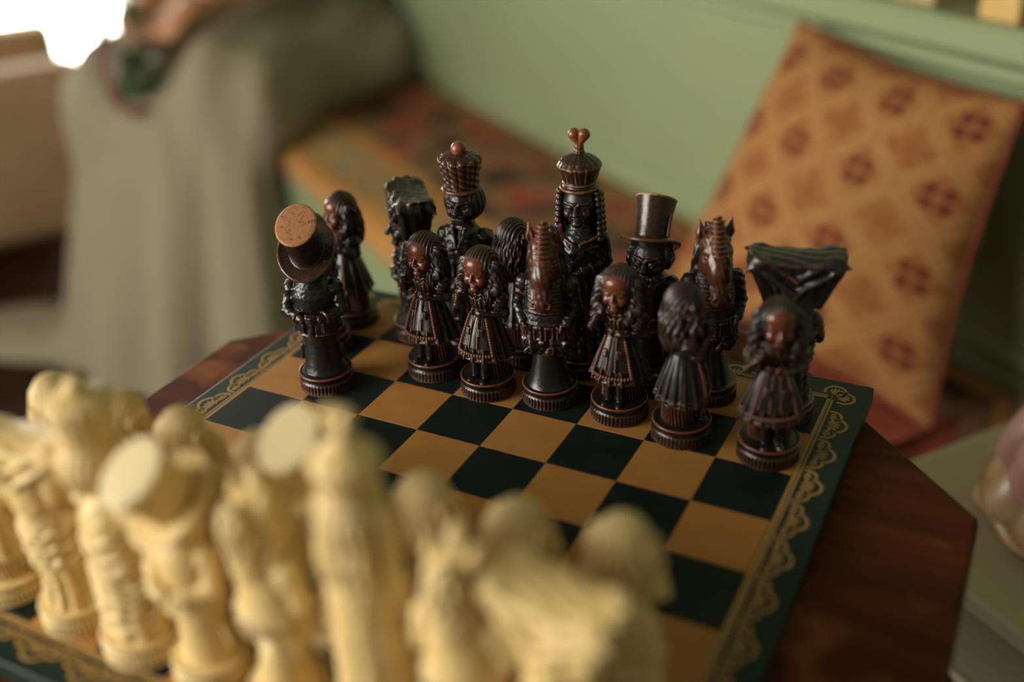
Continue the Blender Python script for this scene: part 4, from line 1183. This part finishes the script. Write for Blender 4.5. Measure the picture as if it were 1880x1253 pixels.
# ------------------------------------------------------------------ the pieces on the board
GD, GC = 'dark carved chess pieces', 'cream carved chess pieces'
for kind, u, v, yaw, lab in [
    ('gentleman', 1.08, 5.54, 204, 'dark carved top hat piece seen from behind, nearest the left border'),
    ('girl', 2.40, 6.51, -6, 'dark carved girl piece in front of the dark king piece'),
    ('girl', 3.42, 6.35, -4, 'dark carved girl piece immediately left of the front dark unicorn piece'),
    ('unicorn', 4.36, 6.50, 14, 'dark carved unicorn piece in front of the dark queen piece, among the girls'),
    ('girl', 5.44, 6.50, 0, 'dark carved girl piece in front of the facing dark top hat piece'),
    ('girl', 6.41, 6.33, 118, 'dark carved girl piece turned away, in front of the rear dark unicorn piece'),
    ('girl', 7.60, 6.33, 22, 'dark carved girl piece nearest the right border, facing the camera'),
    ('girl', 0.36, 6.50, 0, 'dark carved girl piece hidden behind the dark top hat piece at the left'),
    ('girl', 0.28, 7.42, -24, 'dark carved girl piece standing at the far left corner of the board'),
    ('lady', 1.55, 7.46, -48, 'dark carved lady piece with horned headdress, left of the dark king piece'),
    ('king', 2.52, 7.50, 8, 'dark carved king piece wearing a crown with a ball on top'),
    ('girl', 3.40, 7.45, 150, 'dark carved girl piece with its long hair to us, between dark king and queen pieces'),
    ('queen', 4.44, 7.50, 12, 'dark carved queen piece wearing a crown with a heart on top, tallest of all'),
    ('gentleman', 5.50, 7.45, 6, 'dark carved top hat piece facing the camera, right of the dark queen piece'),
    ('unicorn', 6.42, 7.45, 34, 'dark carved unicorn piece at the back, left of the dark draped lady piece'),
    ('lady', 7.52, 7.42, 196, 'dark carved lady piece with wide draped headdress at the far right corner'),
]: place(kind, u, v, yaw, True, lab, GD)
for kind, u, v, yaw, lab in [
    ('girl', 0.36, 0.38, 150, 'cream carved girl piece cut off by the left edge of the photo'),
    ('lady', 1.43, 0.36, 190, 'cream carved lady piece with wide headdress, at the far left of the cream back row'),
    ('king', 2.46, 0.36, 176, 'cream carved king piece, left of the cream top hat pieces'),
    ('gentleman', 3.38, 0.36, 178, 'cream carved top hat piece beside the cream king piece'),
    ('unicorn', 4.40, 0.36, 170, 'cream carved unicorn piece between the two cream top hat pieces'),
    ('queen', 5.50, 0.40, 180, 'cream carved queen piece at the front, right of the cream top hat pieces'),
    ('unicorn', 6.45, 0.42, 184, 'cream carved unicorn piece left of the right-hand cream lady piece'),
    ('lady', 7.34, 0.52, 170, 'cream carved lady piece with wide headdress, nearest the right border'),
    ('girl', 0.50, 1.50, 180, 'cream carved girl piece in the pawn row, leftmost, behind the cream lady piece'),
    ('girl', 1.55, 1.50, 176, 'cream carved girl piece in the pawn row, behind the cream king piece'),
    ('girl', 2.42, 1.52, 184, 'cream carved girl piece in the pawn row, behind the back-row cream top hat piece'),
    ('girl', 3.50, 1.50, 180, 'cream carved girl piece directly left of the forward cream top hat piece'),
    ('gentleman', 4.32, 1.36, 186, 'cream carved top hat piece standing forward among the cream girl pieces'),
    ('girl', 5.45, 1.55, 178, 'cream carved girl piece in the pawn row, third from the right border'),
    ('girl', 6.45, 1.56, 180, 'cream carved girl piece in the pawn row, second from the right border'),
    ('girl', 7.40, 1.74, 184, 'cream carved girl piece in the pawn row, nearest the right border'),
]: place(kind, u, v, yaw, False, lab, GC)
# ------------------------------------------------------------------ low side table with a shell dish
st = empty('side_table', (0, 0, FLOOR), math.radians(-36.5), 'cream painted low side table with rounded corners beside the octagonal table', 'side table')
STZ = -0.20
cor = Vector((0.166, 0.356, 0))
ex = Vector((math.cos(math.radians(-36.5)), math.sin(math.radians(-36.5)), 0)); ey = Vector((-ex.y, ex.x, 0))
LX, LY = 0.62, 0.29
ctr = cor + ex * LX / 2 + ey * LY / 2
st.location = (ctr.x, ctr.y, FLOOR)
def rslab(name, lx, ly, r, z0, z1, bev=0.004):
    pts = []
    for cx, cy, a0 in ((lx/2 - r, ly/2 - r, 0), (-lx/2 + r, ly/2 - r, 90), (-lx/2 + r, -ly/2 + r, 180), (lx/2 - r, -ly/2 + r, 270)):
        for i in range(9):
            a = math.radians(a0 + 90 * i / 8); pts.append((cx + r * math.cos(a), cy + r * math.sin(a)))
    n = len(pts); V = []; F = []
    rings = [(0.0, z0 + bev), (bev * 0.3, z0 + bev * 0.3), (bev, z0)][::-1] + [(0.0, z1 - bev), (bev * 0.3, z1 - bev * 0.3), (bev, z1)]
    for ins, z in rings:
        for x, y in pts: V.append((x * (1 - 2 * ins / lx), y * (1 - 2 * ins / ly), z))
    for i in range(len(rings) - 1):
        for j in range(n): F.append((i*n + j, i*n + (j+1) % n, (i+1)*n + (j+1) % n, (i+1)*n + j))
    F.append(tuple(range(n))[::-1]); F.append(tuple((len(rings)-1)*n + j for j in range(n)))
    return pd(name, V, F)
H = STZ - FLOOR
mob('table_top', rslab('side_table_top', LX, LY, 0.03, H - 0.018, H), M_CREAMPAINT, st)
mob('apron', rslab('side_table_apron', LX - 0.012, LY - 0.012, 0.028, H - 0.085, H - 0.018), M_CREAMDARK, st)
mob('lower_rail', rslab('side_table_rail', LX - 0.004, LY - 0.004, 0.028, H - 0.094, H - 0.085, 0.002), M_CREAMPAINT, st)
for sx in (-1, 1):
    for sy in (-1, 1):
        V = []; 
        bm = bmesh.new()
        q = bmesh.ops.create_cone(bm, cap_ends=True, segments=16, radius1=0.014, radius2=0.022, depth=H - 0.094)
        bmesh.ops.translate(bm, verts=q['verts'], vec=(sx * (LX/2 - 0.04), sy * (LY/2 - 0.04), (H - 0.094) / 2))
        mob('leg', bm_mesh(bm, 'side_table_leg'), M_CREAMPAINT, st)
sh = empty('shell_dish', (0.379, 0.402, STZ + 0.0004), math.radians(-60), 'glazed pink and peach shell-shaped dish on the cream side table', 'dish')
def shell(name, R, z0, zt, nl, amp, lift, thick=0.0):
    """scalloped bowl turned upside down into a ribbed dome with a lobed rim"""
    prof = 22; seg = 160; V = []; F = []
    for j in range(seg):
        a = 2 * math.pi * j / seg
        lob = abs(math.sin(nl * a / 2)) ** 0.7
        for i in range(prof + 1):
            k = i / prof
            r = R * math.sin(k * math.pi / 2) ** 0.8 * (1 - amp + amp * (0.35 + 0.65 * lob) * (0.3 + 0.7 * k) + amp * 0.2)
            z = zt - (zt - z0) * (1 - math.cos(k * math.pi / 2)) + lift * k ** 3 * (1 - lob)
            V.append((r * math.cos(a), r * math.sin(a), z))
    n = prof + 1
    for j in range(seg):
        q = (j + 1) % seg
        for i in range(prof): F.append((j*n + i, q*n + i, q*n + i + 1, j*n + i + 1))
    return pd(name, V, F, True)
bowl = mob('lower_shell', shell('lower_shell', 0.096, 0.006, 0.068, 9, 0.16, 0.006), M_PEACH, sh)
up = mob('upper_shell', shell('upper_shell', 0.091, 0.040, 0.126, 7, 0.20, 0.004), M_PINK, sh)
foot = mob('foot_ring', lathe('foot_ring', [(0.086, 0.0), (0.096, 0.001), (0.102, 0.006), (0.098, 0.010), (0.086, 0.010)], 80, lambda r, z, a: r * (1 + 0.03 * math.sin(9 * a))), M_PEACH, sh)
bm = bmesh.new()
pts = []
for j in range(90):
    a = 2 * math.pi * j / 90; lob = abs(math.sin(4.5 * a)) ** 0.7
    pts.append(Vector(((0.098 + 0.005 * lob) * math.cos(a), (0.098 + 0.005 * lob) * math.sin(a), 0.0115 + 0.006 * (1 - lob))))
for a, c in zip(pts, pts[1:] + pts[:1]):
    d = c - a; q = bmesh.ops.create_icosphere(bm, subdivisions=1, radius=1)
    bmesh.ops.transform(bm, matrix=Matrix.Translation((a + c) / 2) @ d.to_track_quat('X', 'Z').to_matrix().to_4x4() @ Matrix.Diagonal((d.length * 0.6, 0.0012, 0.0012, 1)), verts=q['verts'])
mob('gilt_rim', bm_mesh(bm, 'gilt_rim'), M_GOLDRIM, sh)

# ------------------------------------------------------------------ person in a long ivory dress, seated on the bench (centimetres)
PR = RZ + math.radians(50)
per = empty('person', wp(-0.80, 0.30, SEAT), PR, 'seated person in a long sheer ivory dress holding a small leafy bouquet', 'person')
def bench_cut(v):
    # keep the cloth outside the bench: inside = behind the bench front and below the seat
    c, s = math.cos(math.radians(50)), math.sin(math.radians(50))
    t = 30.0 + (-v.X * s) + (-v.Y * c)
    return np.maximum(t - 46.2, v.Z - 0.5)
v = SD((-62, -85, -46), (45, 42, 60), 1.3)
for q in (-1, 1): v.add(v.cap((9*q, 4, 12), (11*q, -47, 12.5), 11.5, 9.5), 8)
v.add(v.ell((0, 6, 14), (23, 21, 15)), 6)
v.add(v.box((0, -20, 5), (23, 32, 7), 6), 8)
k = np.clip((12 - v.Z) / 56, 0, 1)
cx = -1 * k; cy = -47 - 10 * k
rx = 20 + 9 * k; ry = 9 + 13 * k
th = np.arctan2((v.X - cx) / rx, -(v.Y - cy) / ry)
fold = 1 + (0.05 + 0.07 * k) * np.sin(7 * th + 2.4 * np.sin(2 * th)) + 0.02 * np.sin(23 * th)
e = (np.sqrt(((v.X - cx) / rx)**2 + ((v.Y - cy) / ry)**2) - fold) * ry
e = np.maximum(e, np.maximum(-45 - v.Z, v.Z - 13))
v.add(e.astype(np.float32), 9)
v.add(v.ell((19, 8, 5), (17, 34, 13)), 8)
v.add(v.ell((-40, -54, -43.5), (24, 13, 4)), 5)
v.disp(0.8 * np.sin(v.X * 0.5 + 0.8*np.sin(v.Y * 0.12)) * np.clip((v.Z + 5) / 20, 0, 1))
v.sub(bench_cut(v).astype(np.float32), 1.5)
v.sub((30.0 - v.X * math.sin(math.radians(50)) - v.Y * math.cos(math.radians(50)) - 1.0).astype(np.float32))
v.add(v.cap((0, 3, 16), (0, 5, 34), 15, 12), 8)
v.add(v.ell((0, 4.5, 42), (18.5, 15.5, 14.5)), 6)
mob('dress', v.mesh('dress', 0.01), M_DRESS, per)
v = SD((-34, -64, 8), (34, 26, 92), 0.9)
v.add(v.ell((0, 5, 46), (15, 10.5, 13))); v.add(v.cap((-15, 5, 54), (15, 5, 54), 6.5), 5)
v.add(v.cap((0, 5, 56), (0, 3, 68), 5.4, 5.2), 3)
v.add(v.ell((0, 1, 77), (7.6, 9.4, 11.5)), 2)
features(v, (0, 1.5, 76), 0.8, 0.8, 0.7)
for q in (-1, 1):
    v.add(v.ell((7.6*q, 2, 76.5), (1.2, 2.2, 3.2)), 0.6)
    v.add(v.cap((17*q, 5, 54), (22*q, -4, 30), 5.2, 4.2), 3)
    v.add(v.cap((22*q, -4, 30), (7*q - 1, -38, 27.5), 4.2, 2.9), 2)
    v.add(v.ell((5.2*q - 1.5, -42.5, 26.4), (3.6, 5.0, 2.4), rotm(0, 0, 22*q)), 1.5)
    for i in range(4):
        x0 = 5.2*q - 1.5 + (i - 1.5) * 1.75
        a = (x0, -46, 26.4); b_ = (x0 - 1.2*q, -49.6 - (0.6 if i in (1, 2) else 0), 25.0); c_ = (x0 - 3.0*q, -50.4, 22.4)
        v.add(v.cap(a, b_, 1.0, 0.95), 0.4); v.add(v.cap(b_, c_, 0.95, 0.8), 0.3)
    v.add(v.cap((2.4*q - 1.5, -41, 26.4), (0.4*q - 1.5, -46, 25.0), 1.15, 0.95), 0.8)
mob('body', v.mesh('body', 0.01), M_SKIN, per)
v = SD((-14, -14, 54), (14, 20, 94), 0.9)
v.add(v.ell((0, 3.5, 79), (9.2, 10.2, 11.6))); v.sub(v.ell((0, -9.5, 74), (7.0, 9.5, 9.5)), 1)
v.add(v.ell((0, 11, 68), (8.5, 5, 13)), 3)
v.disp(0.35 * np.sin(18 * np.arctan2(v.X, v.Y)))
mob('hair', v.mesh('hair', 0.01), M_BROWNHAIR, per)
# small bouquet held over the knees
bq = empty('bouquet', per.matrix_basis @ Vector((-0.022, -0.560, 0.165)), PR, 'small green leafy bouquet with a rust ribbon held over the dress', 'bouquet')
def leaf_mesh(bm, p, d, L, w, up):
    d = Vector(d).normalized(); sd = d.cross(Vector(up)).normalized(); up2 = sd.cross(d)
    rows = []
    for k, q in ((0, 0.1), (0.3, 0.8), (0.6, 1.0), (0.85, 0.6), (1, 0.05)):
        c = Vector(p) + d * L * k - up2 * L * 0.25 * k * k
        rows.append([bm.verts.new(c - sd * w * q), bm.verts.new(c + up2 * w * 0.25 * q), bm.verts.new(c + sd * w * q)])
    for A, B in zip(rows, rows[1:]):
        for i in (0, 1): bm.faces.new((A[i], A[i+1], B[i+1], B[i]))
bm = bmesh.new()
for i in range(120):
    a = rnd.uniform(0, 2*math.pi); z = rnd.uniform(-1, 1); r = math.sqrt(1 - z*z)
    d = Vector((r * math.cos(a), r * math.sin(a), z))
    p = Vector((d.x * 0.022, d.y * 0.022, d.z * 0.030))
    leaf_mesh(bm, p, d + Vector((0, 0, -0.2)), rnd.uniform(0.022, 0.04), rnd.uniform(0.008, 0.013), (0.1, 0.2, 1))
mob('foliage', bm_mesh(bm, 'foliage'), M_LEAF, bq)
bm = bmesh.new()
for (x, y, z), (dx, dy, dz) in [((-0.06, 0.0, 0.10), (-0.6, 0.2, 0.6)), ((-0.10, 0.02, 0.08), (-0.8, 0.1, -0.2)), ((-0.13, 0.03, 0.10), (-0.5, 0, 0.8)), ((0.0, 0.02, 0.08), (0.1, 0.1, 1)), ((-0.03, 0.05, 0.10), (0, 0.4, 1))]:
    for k in range(4): leaf_mesh(bm, (x, y, z), (dx + rnd.uniform(-.5, .5), dy + rnd.uniform(-.5, .5), dz), 0.045, 0.010, (0.2, 0.3, 1))
    for k in range(6):
        a = Vector((0, 0, 0)).lerp(Vector((x, y, z)), k / 6); c = Vector((0, 0, 0)).lerp(Vector((x, y, z)), (k + 1) / 6)
        q = bmesh.ops.create_cone(bm, cap_ends=False, segments=5, radius1=0.0018, radius2=0.0018, depth=(c - a).length)
        bmesh.ops.transform(bm, matrix=Matrix.Translation((a + c) / 2) @ (c - a).to_track_quat('Z', 'Y').to_matrix().to_4x4(), verts=q['verts'])
mob('sprig', bm_mesh(bm, 'sprig'), M_LEAF, bq)
bm = bmesh.new()
for path in ([(-0.032, -0.02, 0.14), (-0.045, -0.03, 0.06), (-0.046, -0.035, 0.0), (-0.03, -0.04, -0.045), (0.0, -0.04, -0.06), (0.022, -0.035, -0.05)], [(-0.038, -0.02, 0.10), (-0.050, -0.03, 0.02), (-0.040, -0.04, -0.035), (-0.012, -0.04, -0.056)]):
    P_ = [Vector(p) for p in path]
    vs = []
    for i, p in enumerate(P_):
        d = (P_[min(i+1, len(P_)-1)] - P_[max(i-1, 0)]).normalized(); sd = d.cross(Vector((0, 1, 0))).normalized()
        vs.append((bm.verts.new(p - sd * 0.011), bm.verts.new(p + Vector((0, -0.004, 0))), bm.verts.new(p + sd * 0.011)))
    for A, B in zip(vs, vs[1:]):
        for i in (0, 1): bm.faces.new((A[i], A[i+1], B[i+1], B[i]))
mob('ribbon', bm_mesh(bm, 'ribbon'), M_RUST, bq)

# ------------------------------------------------------------------ tan armchair by the left window
ac = empty('armchair', wp(-1.26, 1.05, FLOOR), RZ, 'tan upholstered armchair at the left edge beyond the ivory dress', 'armchair')
def soft(name, c, half, m, bev=0.03): return mob(name, bm_soft(c, half, bev, name), m, ac)
def bm_soft(c, half, bev, name):
    bm = bmesh.new(); bm_box(bm, c, half, bev, None, 4); return bm_mesh(bm, name)
soft('seat', (0, 0.0, 0.33), (0.22, 0.30, 0.09), M_CHAIR); soft('backrest', (0, -0.34, 0.34), (0.30, 0.07, 0.205), M_CHAIR)
for q in (-1, 1): soft('arm', (0.265 * q, 0.0, 0.335), (0.06, 0.33, 0.205), M_CHAIR)
for q in (-1, 1):
    for p in (-1, 1):
        bm = bmesh.new(); w = bmesh.ops.create_cone(bm, cap_ends=True, segments=14, radius1=0.014, radius2=0.024, depth=0.135)
        bmesh.ops.translate(bm, verts=w['verts'], vec=(0.25 * q, 0.27 * p, 0.0685)); mob('leg', bm_mesh(bm, 'chair_leg'), M_CHAIRWOOD, ac)
